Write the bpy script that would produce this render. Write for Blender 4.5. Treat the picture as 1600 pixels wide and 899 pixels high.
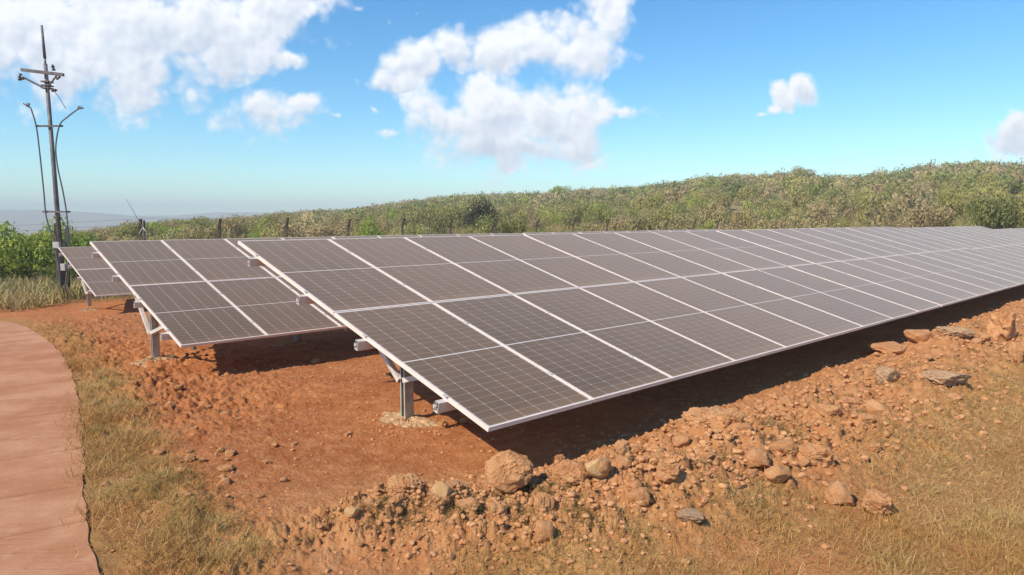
import bpy, math, random
import numpy as np
from mathutils import Vector, Matrix
for o in list(bpy.data.objects): bpy.data.objects.remove(o)
S = bpy.context.scene
COL = S.collection
R = math.radians
random.seed(7); rng = np.random.RandomState(11)

# ---------------------------------------------------------------- camera
cam = bpy.data.cameras.new('camera'); co = bpy.data.objects.new('camera', cam); COL.objects.link(co)
cam.sensor_width = 36; cam.lens = 36*1089.2/1600; cam.clip_start = .1; cam.clip_end = 20000
co.location = (0, 0, 2.0); co.rotation_euler = (R(90-5.648), 0, 0)
S.camera = co
# ---------------------------------------------------------------- sun
SUN_AZ = (-.78, -.626); SUN_EL = 43.6
sun = bpy.data.lights.new('sun', 'SUN'); so = bpy.data.objects.new('sun', sun); COL.objects.link(so)
sun.energy = 4.9; sun.angle = R(.5); sun.color = (1, .89, .74)
sd = Vector((SUN_AZ[0]*math.cos(R(SUN_EL)), SUN_AZ[1]*math.cos(R(SUN_EL)), math.sin(R(SUN_EL))))
so.rotation_euler = sd.to_track_quat('Z', 'Y').to_euler(); so.location = sd*50
# ---------------------------------------------------------------- node helper
class NT:
    def __init__(s, nt): s.nt = nt; s.n = nt.nodes; s.l = nt.links
    def new(s, t, **k):
        n = s.n.new(t)
        for a, b in k.items(): setattr(n, a, b)
        return n
    def put(s, sock, v):
        if hasattr(v, 'is_linked'): s.l.new(v, sock)
        elif v is not None:
            if isinstance(v, tuple) and len(v) == 3 and sock.type == 'RGBA': v = (*v, 1)
            sock.default_value = v
    def m(s, op, a, b=None, c=None, clamp=False):
        n = s.new('ShaderNodeMath', operation=op, use_clamp=clamp)
        s.put(n.inputs[0], a)
        if b is not None: s.put(n.inputs[1], b)
        if c is not None: s.put(n.inputs[2], c)
        return n.outputs[0]
    def v(s, op, a, b=None, out=0):
        n = s.new('ShaderNodeVectorMath', operation=op); s.put(n.inputs[0], a)
        if b is not None:
            if op == 'SCALE': s.put(n.inputs['Scale'], b)
            else: s.put(n.inputs[1], b)
        return n.outputs['Value'] if op in ('LENGTH', 'DOT_PRODUCT') else n.outputs[0]
    def mix(s, f, a, b, bt='MIX'):
        n = s.new('ShaderNodeMix', data_type='RGBA', blend_type=bt); s.put(n.inputs[0], f); s.put(n.inputs[6], a); s.put(n.inputs[7], b)
        return n.outputs[2]
    def ss(s, x, a, b, lo=0., hi=1.):
        n = s.new('ShaderNodeMapRange', interpolation_type='SMOOTHSTEP')
        s.put(n.inputs[0], x); n.inputs[1].default_value = a; n.inputs[2].default_value = b
        n.inputs[3].default_value = lo; n.inputs[4].default_value = hi
        return n.outputs[0]
    def noise(s, vec, sc, det=4, rough=.55, dist=0, col=False):
        n = s.new('ShaderNodeTexNoise', noise_dimensions='2D' if s.nt == getattr(S.world, 'node_tree', None) else '3D'); s.put(n.inputs['Vector'], vec)
        n.inputs['Scale'].default_value = sc; n.inputs['Detail'].default_value = det
        n.inputs['Roughness'].default_value = rough; n.inputs['Distortion'].default_value = dist
        return n.outputs[1 if col else 0]
    def vor(s, vec, sc, feat='F1', out=0):
        n = s.new('ShaderNodeTexVoronoi', feature=feat); s.put(n.inputs['Vector'], vec); n.inputs['Scale'].default_value = sc
        return n.outputs[out]
# ---------------------------------------------------------------- world sky
W = bpy.data.worlds.new('World'); S.world = W; W.use_nodes = True
t = NT(W.node_tree); t.n.clear()
wo = t.new('ShaderNodeOutputWorld'); bg = t.new('ShaderNodeBackground')
sky = t.new('ShaderNodeTexSky', sky_type='NISHITA', sun_disc=False)
sky.sun_elevation = R(SUN_EL); sky.sun_rotation = math.atan2(SUN_AZ[0], SUN_AZ[1])
sky.air_density = 1.0; sky.dust_density = .0; sky.ozone_density = 2.5; sky.altitude = 0
SKY_STR = .15
CLOUDS = [(-0.676,0.267,0.133,0.086),(-0.552,0.250,0.134,0.078),(-0.445,0.259,0.125,0.065),(-0.329,0.284,0.075,0.036),(-0.525,0.185,0.085,0.037),(-0.626,0.211,0.098,0.044),(-0.374,0.250,0.062,0.035),(-0.308,0.228,0.038,0.019),(-0.338,0.149,0.063,0.025),(-0.364,0.154,0.031,0.018),(-0.301,0.158,0.034,0.023),(-0.243,0.141,0.023,0.010),(-0.161,0.189,0.039,0.023),(-0.134,0.220,0.038,0.033),(-0.076,0.237,0.045,0.036),(-0.018,0.237,0.054,0.039),(0.045,0.237,0.062,0.039),(0.102,0.250,0.055,0.043),(0.129,0.286,0.040,0.034),(-0.058,0.171,0.038,0.033),(-0.095,0.132,0.044,0.038),(-0.027,0.134,0.074,0.058),(0.045,0.136,0.070,0.058),(0.095,0.132,0.055,0.042),(0.140,0.138,0.041,0.014),(0.009,0.102,0.081,0.020),(-0.167,0.114,0.023,0.011),(0.388,0.168,0.018,0.025),(0.410,0.180,0.019,0.022),(0.372,0.146,0.022,0.012),(0.355,0.138,0.016,0.007),(0.709,0.117,0.031,0.030),(-0.394,0.208,0.014,0.023),(-0.187,0.147,0.011,0.008),(-0.217,0.291,0.020,0.010),(-0.169,0.276,0.012,0.022),(-0.133,0.284,0.009,0.009),(-.9,.2,.12,.07),(1.0,.3,.15,.08),(.9,.12,.1,.03)]
tc = t.new('ShaderNodeTexCoord'); sx = t.new('ShaderNodeSeparateXYZ'); t.l.new(tc.outputs['Generated'], sx.inputs[0])
dy = t.m('MAXIMUM', sx.outputs[1], .05)
cx = t.new('ShaderNodeCombineXYZ'); t.put(cx.inputs[0], t.m('DIVIDE', sx.outputs[0], dy)); t.put(cx.inputs[1], t.m('DIVIDE', sx.outputs[2], dy))
P = cx.outputs[0]
wv = t.v('SUBTRACT', t.noise(P, 8, 6, .55, col=True), (.5, .5, .5))
wp = t.v('ADD', P, t.v('SCALE', wv, .06))
wsx = t.new('ShaderNodeSeparateXYZ'); t.l.new(wp, wsx.inputs[0]); wz = wsx.outputs[1]
f = None; sv = None; sw = None
for (a, b, rx, rz) in CLOUDS:
    small = (rx*rz)**.5
    n = t.v('LENGTH', t.v('MULTIPLY', t.v('SUBTRACT', wp, (a, b, 0)), (1/rx/1.24, 1/rz/1.24, 0)))
    n = t.m('MULTIPLY_ADD', n, -1.0, .42 if small < .019 else .8 if small < .03 else 1.0)
    f = n if f is None else t.m('SMOOTH_MAX', f, n, .12)
    w_ = t.m('MAXIMUM', n, .0); vz = t.m('MULTIPLY', t.m('MULTIPLY_ADD', wz, 1/rz, -b/rz), w_)
    sv = vz if sv is None else t.m('ADD', sv, vz); sw = w_ if sw is None else t.m('ADD', sw, w_)
vrel = t.m('DIVIDE', sv, t.m('MAXIMUM', sw, .05))
def billow(vec):
    o_ = None
    for sc_, am in ((15, .50), (34, .27), (75, .15)):
        n = t.new('ShaderNodeTexVoronoi', feature='SMOOTH_F1', voronoi_dimensions='2D'); t.put(n.inputs['Vector'], vec); n.inputs['Scale'].default_value = sc_; n.inputs['Smoothness'].default_value = .35
        q = t.m('MULTIPLY', t.m('SUBTRACT', .50, n.outputs[0]), am*2.6)
        o_ = q if o_ is None else t.m('ADD', o_, q)
    return o_
wq = t.v('ADD', P, t.v('SCALE', t.v('SUBTRACT', t.noise(P, 26, 5, .6, col=True), (.5, .5, .5)), .02))
b1 = billow(wq); b2 = billow(t.v('ADD', wq, (-.006, .010, 0)))
n1 = t.noise(P, 9, 11, .62)
dens = t.m('ADD', f, t.m('ADD', t.m('MULTIPLY', b1, .5), t.m('MULTIPLY', t.m('SUBTRACT', n1, .50), 1.3)))
dens = t.m('MULTIPLY', dens, t.ss(sx.outputs[1], .05, .15))
al = t.ss(dens, .0, .62)
lump = t.m('MULTIPLY', t.m('SUBTRACT', b1, b2), .55)
thick = t.ss(dens, .35, 1.3)
grey = t.ss(t.noise(t.v('ADD', P, (3.1, 1.7, 0)), 5.0, 4, .5), .40, .66)
lft = t.ss(sx.outputs[0], -.30, -.38, 0, 1)
lit = t.m('SUBTRACT', t.m('ADD', t.m('ADD', .93, t.ss(vrel, -.75, .35, -.42, .06)), lump), t.m('MULTIPLY', thick, t.m('ADD', .16, t.m('MULTIPLY', grey, t.m('ADD', .26, t.m('MULTIPLY', lft, .26))))), clamp=True)
ccol = t.mix(lit, (3.1, 3.8, 4.9), (6.3, 6.5, 6.8))
skyc = t.new('ShaderNodeHueSaturation'); skyc.inputs['Saturation'].default_value = 1.3; skyc.inputs['Value'].default_value = 1.0
t.l.new(sky.outputs[0], skyc.inputs['Color'])
skym = t.mix(1.0, skyc.outputs[0], (.79, 1.04, 1.07), 'MULTIPLY')
t.put(bg.inputs[0], t.mix(al, skym, ccol)); bg.inputs[1].default_value = SKY_STR
t.l.new(bg.outputs[0], wo.inputs[0])
S.view_settings.view_transform = 'Standard'; S.view_settings.look = 'None'; S.view_settings.gamma = 1
S.view_settings.exposure = 0.15
S.render.engine = 'CYCLES'
S.cycles.max_bounces = 6; S.cycles.volume_bounces = 0; S.cycles.transparent_max_bounces = 8

# ---------------------------------------------------------------- object helpers
def tag(o, label=None, cat=None, group=None, kind=None):
    if label: o['label'] = label
    if cat: o['category'] = cat
    if group: o['group'] = group
    if kind: o['kind'] = kind
    return o
def link(name, me, mat=None, parent=None):
    o = bpy.data.objects.new(name, me); COL.objects.link(o)
    if mat is not None:
        for m_ in (mat if isinstance(mat, (list, tuple)) else [mat]): me.materials.append(m_)
    if parent: o.parent = parent
    return o
def empty(name, loc, rz=0):
    o = bpy.data.objects.new(name, None); COL.objects.link(o); o.location = loc; o.rotation_euler = (0, 0, rz); o.empty_display_size = .2
    return o
def copy_tree(o, parent=None):
    c = o.copy(); COL.objects.link(c); c.parent = parent
    for ch in list(o.children): copy_tree(ch, c)
    return c
def mesh_np(name, V, F, smooth=False):
    """V (n,3), F (m,k) arrays"""
    V = np.asarray(V, np.float32); F = np.asarray(F, np.int32); k = F.shape[1]
    me = bpy.data.meshes.new(name); me.vertices.add(len(V)); me.vertices.foreach_set('co', V.ravel())
    me.loops.add(F.size); me.loops.foreach_set('vertex_index', F.ravel())
    me.polygons.add(len(F)); me.polygons.foreach_set('loop_start', np.arange(0, F.size, k, dtype=np.int32))
    me.polygons.foreach_set('loop_total', np.full(len(F), k, np.int32))
    me.polygons.foreach_set('use_smooth', np.full(len(F), smooth, bool))
    me.update(calc_edges=True); return me
def attr(me, name, vals):
    a = me.attributes.new(name, 'FLOAT', 'POINT'); a.data.foreach_set('value', np.asarray(vals, np.float32))
def colattr(me, name, vals):
    a = me.attributes.new(name, 'FLOAT_COLOR', 'POINT')
    v = np.ones((len(vals), 4), np.float32); v[:, :3] = vals; a.data.foreach_set('color', v.ravel())
class MB:
    def __init__(s): s.V = []; s.F = []; s.M = []; s.UV = None
    def add(s, V, F, mi=0):
        b = len(s.V); s.V += [tuple(v) for v in V]; s.F += [tuple(b+i for i in f_) for f_ in F]; s.M += [mi]*len(F)
    def box(s, c, d, M=None, mi=0):
        x, y, z = [q/2 for q in d]
        V = [Vector((sx_*x, sy_*y, sz_*z)) for sz_ in (-1, 1) for sy_ in (-1, 1) for sx_ in (-1, 1)]
        if M is not None: V = [M @ v for v in V]
        V = [v+Vector(c) for v in V]
        s.add(V, [(0,2,3,1),(4,5,7,6),(0,1,5,4),(2,6,7,3),(0,4,6,2),(1,3,7,5)], mi)
    def prism(s, prof, a, b, up=(0, 0, 1), mi=0):
        """profile (list of (p,q)) swept from a to b: p along side, q along up"""
        a = Vector(a); b = Vector(b); d = (b-a).normalized(); u = Vector(up); sd_ = d.cross(u)
        if sd_.length < 1e-4: sd_ = d.cross(Vector((1, 0, 0)))
        sd_.normalize(); u = sd_.cross(d)
        n = len(prof); V = [a+sd_*p+u*q for p, q in prof]+[b+sd_*p+u*q for p, q in prof]
        F = [(i, (i+1) % n, n+(i+1) % n, n+i) for i in range(n)]+[tuple(reversed(range(n))), tuple(range(n, 2*n))]
        s.add(V, F, mi)
    def tube(s, pts, r, n=8, r2=None, mi=0):
        pts = [Vector(p) for p in pts]; m_ = len(pts); V = []; F = []
        pu = None
        for i, p in enumerate(pts):
            d = (pts[min(i+1, m_-1)]-pts[max(i-1, 0)]).normalized()
            ref = pu if pu is not None else (Vector((0, 1, 0)) if abs(d.y) < .9 else Vector((1, 0, 0)))
            sd_ = d.cross(ref)
            if sd_.length < 1e-3: sd_ = d.cross(Vector((1, .1, 0)))
            sd_.normalize(); u = sd_.cross(d).normalized(); pu = u
            rr = r if r2 is None else r+(r2-r)*i/(m_-1)
            for k in range(n):
                an = 2*math.pi*k/n; V.append(p+sd_*math.cos(an)*rr+u*math.sin(an)*rr)
        for i in range(m_-1):
            for k in range(n): F.append((i*n+k, i*n+(k+1) % n, (i+1)*n+(k+1) % n, (i+1)*n+k))
        F += [tuple(reversed(range(n))), tuple(range((m_-1)*n, m_*n))]
        s.add(V, F, mi)
    def build(s, name, mats, parent=None, smooth=False, bevel=0):
        me = bpy.data.meshes.new(name); me.from_pydata([tuple(v) for v in s.V], [], s.F)
        me.polygons.foreach_set('material_index', s.M)
        if smooth: me.polygons.foreach_set('use_smooth', [True]*len(s.F))
        me.update(); o = link(name, me, mats, parent)
        if bevel:
            b = o.modifiers.new('bevel', 'BEVEL'); b.width = bevel; b.segments = 2; b.limit_method = 'ANGLE'
        return o
def cshape(w, h, th=.006, lip=.015):
    # open channel profile, closed as one polygon (web on the left)
    return [(-w/2, -h/2), (w/2, -h/2), (w/2, -h/2+lip), (w/2-th, -h/2+lip), (w/2-th, -h/2+th), (-w/2+th, -h/2+th), (-w/2+th, h/2-th),
            (w/2-th, h/2-th), (w/2-th, h/2-lip), (w/2, h/2-lip), (w/2, h/2), (-w/2, h/2)]

# ---------------------------------------------------------------- numpy noise
def _h(ix, iy, seed):
    n = (ix*374761393+iy*668265263+seed*1442695041) & 0xffffffff
    n = ((n ^ (n >> 13))*1274126177) & 0xffffffff
    return ((n ^ (n >> 16)) & 0xffff)/65535.0
def vn(x, y, seed=0):
    ix = np.floor(x).astype(np.int64); iy = np.floor(y).astype(np.int64); fx = x-ix; fy = y-iy
    fx = fx*fx*(3-2*fx); fy = fy*fy*(3-2*fy)
    a = _h(ix, iy, seed); b = _h(ix+1, iy, seed); c = _h(ix, iy+1, seed); d = _h(ix+1, iy+1, seed)
    return (a*(1-fx)+b*fx)*(1-fy)+(c*(1-fx)+d*fx)*fy
def fbm(x, y, f_, o=4, g=.5, seed=0):
    s = 0; a = 1; tot = 0
    for k in range(o):
        s = s+a*(vn(x*f_+k*17.3, y*f_-k*9.1, seed+k)-.5); tot += a; a *= g; f_ *= 2.03
    return s/tot*2
def worley(x, y, f_, seed=0):
    x = x*f_; y = y*f_; ix = np.floor(x).astype(np.int64); iy = np.floor(y).astype(np.int64)
    best = np.full(x.shape, 9.0); idv = np.zeros(x.shape)
    for i in (-1, 0, 1):
        for j in (-1, 0, 1):
            px = ix+i+_h(ix+i, iy+j, seed); py = iy+j+_h(ix+i, iy+j, seed+5)
            d = np.hypot(px-x, py-y); w = _h(ix+i, iy+j, seed+9)
            idv = np.where(d < best, w, idv); best = np.minimum(best, d)
    return best, idv
def sstep(x, a, b):
    q = np.clip((x-a)/(b-a), 0, 1); return q*q*(3-2*q)
def pdist(x, y, pts):
    """distance to polyline and parameter 0..1"""
    best = np.full(x.shape, 1e9); par = np.zeros(x.shape); n = len(pts)-1
    for i in range(n):
        ax, ay = pts[i][:2]; bx, by = pts[i+1][:2]; dx, dy_ = bx-ax, by-ay
        q = np.clip(((x-ax)*dx+(y-ay)*dy_)/(dx*dx+dy_*dy_), 0, 1)
        d = np.hypot(x-ax-q*dx, y-ay-q*dy_); m_ = d < best
        par = np.where(m_, (i+q)/n, par); best = np.minimum(best, d)
    return best, par
def inpoly(x, y, poly):
    r = np.zeros(x.shape, bool); j = len(poly)-1
    for i in range(len(poly)):
        xi, yi = poly[i][:2]; xj, yj = poly[j][:2]
        c = ((yi > y) != (yj > y)) & (x < (xj-xi)*(y-yi)/(yj-yi+1e-12)+xi)
        r ^= c; j = i
    return r
def soft(x, y, poly, w):
    d, _ = pdist(x, y, list(poly)+[poly[0]]); s = np.where(inpoly(x, y, poly), d, -d)
    return sstep(s, -w, w)

# ---------------------------------------------------------------- terrain definition
HX = (-.6823, .7311); EX = (.7311, .6823); C1 = (-.167, 4.866)
ROAD_E = [(-15.45,19.39,-0.79),(-14.09,19.00,-0.79),(-12.25,17.26,-0.65),(-9.48,13.98,-0.41),(-7.28,11.16,-0.24),(-5.60,8.77,-0.11),(-4.33,6.83,-0.04),(-3.56,5.62,-0.00),(-3.11,4.89,0.02),(-2.74,4.32,0.04),(-2.25,3.64,0.06)]
BERM = [(-1.15,4.30),(-0.76,4.42),(-0.17,4.42),(0.35,4.50),(0.92,4.83),(1.83,5.52),(3.03,6.42),(5.26,8.62),(9.0,12.2),(15.6,18.6),(24,26.5)]
GRASS_A = [(-.2,3.9),(0.3,3.95),(1.0,4.25),(2.15,4.95),(3.3,5.95),(5.16,8.0),(7.18,9.64),(12,14),(26,26),(26,-6),(3,-4),(-.5,0),(0.3,3.3),(-.2,3.6)]
VERGE = [(-11.87,17.29),(-8.03,12.51),(-5.65,9.02),(-3.85,6.14),(-2.88,4.65),(-2.25,3.74),(-1.36,3.71),(-2.07,4.62),(-3.23,6.10),(-4.58,8.14),(-6.81,11.24),(-11.05,17.01)]
def base_h(x, y):
    hd = (x-C1[0])*HX[0]+(y-C1[1])*HX[1]
    return np.interp(hd, [-40,-6,0,5.7,12,20,27,45], [0,0,.02,-.12,-.40,-.85,-.80,-.6])
TH = [-180,-90,-42.5,-36.2,-30.3,-26.7,-22.8,-18.7,-16.3,-13.3,-10.3,-5.2,-2.1,2.6,6,10.3,12.3,16.7,18.6,21.8,24,25.7,29.3,30.5,32.4,33.5,35.8,42.2,90,180]
EL = [0,-.03,-.0257,-.0222,-.0127,-.0034,-.0002,.0067,.0120,.0139,.0212,.0341,.0369,.0387,.0439,.0479,.0528,.063,.0623,.0652,.0601,.0584,.0667,.0698,.0714,.0728,.0679,.0613,.03,0]
FT = [-180,-90,-50,-36.1,-34,-31.8,-28.7,-25.8,-22.8,-19.1,-15.3,0,180]
FE = [0,.006,.008,.0101,.0104,.0083,.0038,.0039,.0082,.0084,-.0002,-.002,0]
def road_mask(x, y):
    d, _ = pdist(x, y, ROAD_E)
    poly = [(p[0], p[1]) for p in ROAD_E]
    # left of the edge line = road
    w = [(p[0]-2.6*q[0], p[1]-2.6*q[1]) for p, q in zip(ROAD_E, ROAD_N)]
    return inpoly(x, y, poly+w[::-1]), d
def _normals():
    out = []
    for i in range(len(ROAD_E)):
        a = ROAD_E[max(i-1, 0)]; b = ROAD_E[min(i+1, len(ROAD_E)-1)]
        dx, dy_ = b[0]-a[0], b[1]-a[1]; l = math.hypot(dx, dy_); out.append((-dy_/l, dx/l))
    return out
ROAD_N = _normals()
# make sure the normal points to the grass side (right, +x)
ROAD_N = [(-n_[0], -n_[1]) if n_[0] < 0 and n_[1] < 0 else n_ for n_ in ROAD_N]
def gz(x, y, detail=True):
    x = np.asarray(x, float); y = np.asarray(y, float)
    r = np.hypot(x, y); th = np.degrees(np.arctan2(x, y))
    b = base_h(x, y)
    e = np.interp(th, TH, EL); Rr = np.interp(th, [-180,-60,-36,-22,-10,2,16,36,60,180], [200,260,300,430,420,300,235,225,220,220])
    zr = 2+e*Rr-3.3
    q = np.clip((r-48)/(Rr-48), 0, 1)
    z = b*(1-q)+zr*q**1.1
    hills = fbm(x, y, .02, 3, seed=3)*1.6*sstep(r, 60, 140)*(1-sstep(q, .7, 1))
    z = z+hills
    over = np.maximum(r-Rr, 0)
    z = np.where(over > 0, np.maximum(zr-over*.16, -45), z)
    fe = np.interp(th, FT, FE)
    far = 2+fe*2400
    fq = sstep(r, 1300, 2400)
    zf = -45+(far+45)*fq+fbm(x, y, .0024, 4, seed=8)*24*fq*(1-sstep(r, 2150, 2400))
    z = np.where((r > 900), np.maximum(z, zf), z)
    if not detail: return z
    near = 1-sstep(r, 30, 60)
    # berm
    d, p = pdist(x, y, BERM)
    wid = .32+.55*np.clip(p*1.6, 0, 1); amp = .09+.11*np.clip(p*2.4, 0, 1)
    amp = amp*sstep(p, -.02, .05)*(1+.75*fbm(x, y, 1.1, 3, seed=21))
    bm = np.exp(-(d/wid)**2)
    clodmask = np.exp(-(d/(wid*1.25))**4)
    w1, i1 = worley(x+fbm(x, y, 6, 2, seed=2)*.05, y, 6.5, 31); w2, i2 = worley(x, y, 15, 37); w3, i3 = worley(x, y, 34, 41)
    cl = np.sqrt(np.maximum(0, .26-w1**2))*.10*np.maximum(0, i1-.25)+np.sqrt(np.maximum(0, .28-w2**2))*.06*np.maximum(0, i2-.2)+np.sqrt(np.maximum(0, .25-w3**2))*.028*i3
    z = z+near*(amp*bm+clodmask*(cl*1.7+.04*fbm(x, y, 4, 4, .65, seed=22)))
    # tilled clods near far tables and rough verge
    till = np.exp(-(pdist(x, y, [(-4.2,7.6),(-5.8,9.9),(-8.6,13.6),(-11.5,18.5)])[0]/1.6)**2)
    lump = np.exp(-(pdist(x, y, [(-1.55,3.4),(-1.9,4.3),(-2.6,5.0)])[0]/.42)**2)
    z = z+near*(till*(cl*2.0+.06*fbm(x, y, 1.6, 3, seed=50))+lump*(.05+cl*.9+.07*fbm(x, y, 3.5, 4, .6, seed=51)))
    z = z+near*(fbm(x, y, .7, 3, seed=60)*.03+fbm(x, y, 5, 4, .6, seed=61)*.012+np.maximum(0, .35-w2)*.02*(i2 > .6)+np.maximum(0, .4-w3)*.018*(i3 > .5))
    # road bed
    m_, dr = road_mask(x, y)
    rt = (1-sstep(dr, 0, .22))*(~m_)
    edge = b+.022+fbm(x, y, 5, 3, seed=70)*.022
    z = z*(1-rt)+rt*edge
    z = np.where(m_, edge-.09*sstep(dr, .10, .35), z)
    return z
def gz1(x, y): return float(gz(np.array([x]), np.array([y]))[0])
def grass_m(x, y):
    n = fbm(x, y, .8, 4, seed=80)
    a = soft(x, y, GRASS_A, .35)*sstep(n, -.75, -.05)
    v = soft(x, y, VERGE, .3)*sstep(n, -.8, .1)
    dr = pdist(x, y, ROAD_E)[0]
    v2 = (1-sstep(dr, .25, .9))*sstep(fbm(x, y, 1.1, 3, seed=81), -.6, .2)*(~road_mask(x, y)[0])
    hd = (x-C1[0])*HX[0]+(y-C1[1])*HX[1]; sd_ = (x-C1[0])*EX[0]+(y-C1[1])*EX[1]
    c = np.clip(sstep(hd, 22.5, 25)+sstep(-sd_, 4.5, 7)*sstep(hd, 14, 18), 0, 1)*sstep(n, -.9, -.1)
    c = c*(~road_mask(x, y)[0])
    return a, np.maximum(v, v2), c

# ---------------------------------------------------------------- materials
def mat(name): 
    m_ = bpy.data.materials.new(name); m_.use_nodes = True; t_ = NT(m_.node_tree); b = t_.n['Principled BSDF']; return m_, t_, b
def simple(name, col, rough=.6, metal=0., var=.12, sc=8, bump=0., bsc=60, spec=.5):
    m_, t_, b = mat(name); tc_ = t_.new('ShaderNodeTexCoord').outputs['Object']
    n = t_.noise(tc_, sc, 5, .6)
    c = t_.mix(t_.ss(n, .3, .7), tuple(q*(1-var) for q in col), tuple(min(1, q*(1+var)) for q in col))
    t_.put(b.inputs['Base Color'], c); b.inputs['Roughness'].default_value = rough; b.inputs['Metallic'].default_value = metal
    b.inputs['Specular IOR Level'].default_value = spec
    if bump:
        bn = t_.new('ShaderNodeBump'); bn.inputs['Strength'].default_value = bump; bn.inputs['Distance'].default_value = .01
        t_.put(bn.inputs['Height'], t_.noise(tc_, bsc, 5, .65)); t_.l.new(bn.outputs[0], b.inputs['Normal'])
    return m_
M = {}
# ground
m_, t_, b = mat('earth'); M['ground'] = m_
gp = t_.new('ShaderNodeNewGeometry').outputs['Position']
def at(n): a = t_.new('ShaderNodeAttribute'); a.attribute_name = n; return a.outputs['Fac']
ga, gv, gc, gb, gf = at('grass_dry'), at('grass_verge'), at('grass_meadow'), at('berm'), at('far')
nA = t_.noise(gp, .8, 5, .6); nB = t_.noise(gp, 7, 6, .65); nC = t_.noise(gp, 45, 5, .7); nD = t_.vor(gp, 60)
soil = t_.mix(t_.ss(nA, .32, .68), (.39, .130, .042), (.51, .193, .068))
soil = t_.mix(t_.ss(nB, .4, .75), soil, (.58, .26, .105))
soil = t_.mix(t_.m('MULTIPLY', t_.ss(nC, .55, .75), .5), soil, (.20, .065, .03))
bermc = t_.mix(t_.ss(nB, .35, .7), (.52, .225, .085), (.62, .31, .130))
bermc = t_.mix(t_.m('MULTIPLY', t_.ss(nC, .55, .8), .45), bermc, (.27, .11, .05))
col = t_.mix(gb, soil, bermc)
dry = t_.mix(t_.ss(nB, .35, .65), (.45, .235, .075), (.55, .34, .125))
dry = t_.mix(t_.ss(nC, .42, .7), dry, (.28, .155, .055))
col = t_.mix(t_.m('MULTIPLY', ga, .85), col, dry)
vg = t_.mix(t_.ss(nC, .35, .65), (.36, .185, .06), (.48, .29, .10))
col = t_.mix(t_.m('MULTIPLY', gv, .75), col, vg)
md = t_.mix(t_.ss(nB, .35, .65), (.20, .15, .05), (.30, .22, .085))
col = t_.mix(gc, col, md)
nF = t_.noise(gp, .05, 6, .6)
fa = t_.mix(t_.ss(nF, .35, .65), (.34, .25, .12), (.24, .21, .09))
col = t_.mix(gf, col, fa)
t_.put(b.inputs['Base Color'], col); b.inputs['Roughness'].default_value = .95; b.inputs['Specular IOR Level'].default_value = .15
bn = t_.new('ShaderNodeBump'); bn.inputs['Strength'].default_value = .8; bn.inputs['Distance'].default_value = .03
t_.put(bn.inputs['Height'], t_.m('ADD', t_.m('ADD', nC, t_.m('MULTIPLY', t_.noise(gp, 17, 4, .6), 1.1)), t_.m('MULTIPLY', t_.noise(gp, 160, 3, .6), .35))); t_.l.new(bn.outputs[0], b.inputs['Normal'])
# concrete road stained by red dust
m_, t_, b = mat('stained_concrete'); M['road'] = m_
gp = t_.new('ShaderNodeNewGeometry').outputs['Position']
nA = t_.noise(gp, 1.1, 5, .6); nB = t_.noise(gp, 9, 6, .6)
mp = t_.new('ShaderNodeMapping'); t_.l.new(gp, mp.inputs[0]); mp.inputs['Rotation'].default_value = (0, 0, R(-18)); mp.inputs['Scale'].default_value = (1.2, 26, 1)
br = t_.noise(mp.outputs[0], 1.6, 5, .6)
c = t_.mix(t_.ss(nA, .35, .65), (.42, .18, .085), (.53, .265, .14))
c = t_.mix(t_.m('MULTIPLY', t_.ss(nB, .5, .75), .5), c, (.60, .34, .19))
c = t_.mix(t_.m('MULTIPLY', t_.ss(t_.noise(gp, 2.6, 7, .7), .55, .70), .55), c, (.34, .14, .06))
c = t_.mix(t_.m('MULTIPLY', t_.ss(t_.noise(gp, 40, 3, .6), .62, .72), .6), c, (.30, .13, .06))
c = t_.mix(t_.m('MULTIPLY', t_.ss(br, .56, .74), .35), c, (.30, .14, .075))
jn = t_.new('ShaderNodeAttribute'); jn.attribute_name = 'joint'
c = t_.mix(t_.m('MULTIPLY', jn.outputs['Fac'], .5), c, (.16, .07, .035))
t_.put(b.inputs['Base Color'], c); b.inputs['Roughness'].default_value = .9; b.inputs['Specular IOR Level'].default_value = .2
bn = t_.new('ShaderNodeBump'); bn.inputs['Strength'].default_value = .5; bn.inputs['Distance'].default_value = .012
t_.put(bn.inputs['Height'], t_.m('ADD', br, t_.m('MULTIPLY', t_.noise(gp, 60, 4, .6), .4))); t_.l.new(bn.outputs[0], b.inputs['Normal'])
# rock
def rockmat(name, c0, c1, c2):
    m_, t_, b = mat(name); oc = t_.new('ShaderNodeTexCoord').outputs['Object']; oi = t_.new('ShaderNodeObjectInfo').outputs['Random']
    v_ = t_.v('ADD', oc, t_.v('SCALE', (7.3, 3.1, 5.7), oi))
    n = t_.noise(v_, 3, 6, .65); n2_ = t_.noise(v_, 16, 5, .7)
    c = t_.mix(t_.ss(n, .35, .65), c0, c1); c = t_.mix(t_.m('MULTIPLY', t_.ss(n2_, .5, .75), .6), c, c2)
    t_.put(b.inputs['Base Color'], c); b.inputs['Roughness'].default_value = .95; b.inputs['Specular IOR Level'].default_value = .15
    bn = t_.new('ShaderNodeBump'); bn.inputs['Strength'].default_value = .6; bn.inputs['Distance'].default_value = .04
    t_.put(bn.inputs['Height'], t_.m('ADD', n2_, t_.m('MULTIPLY', t_.noise(v_, 50, 4, .65), .4))); t_.l.new(bn.outputs[0], b.inputs['Normal'])
    return m_
M['rock'] = rockmat('laterite', (.53, .245, .10), (.63, .335, .155), (.44, .18, .07))
M['rockpale'] = rockmat('pale_laterite', (.62, .37, .16), (.72, .46, .22), (.50, .25, .10))
M['rockgrey'] = rockmat('grey_clod', (.46, .27, .15), (.54, .35, .20), (.32, .17, .09))
M['rubble'] = M['rock']
M['steel'] = simple('galvanised_steel', (.44, .42, .36), .55, .2, .18, 9, .05)
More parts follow.
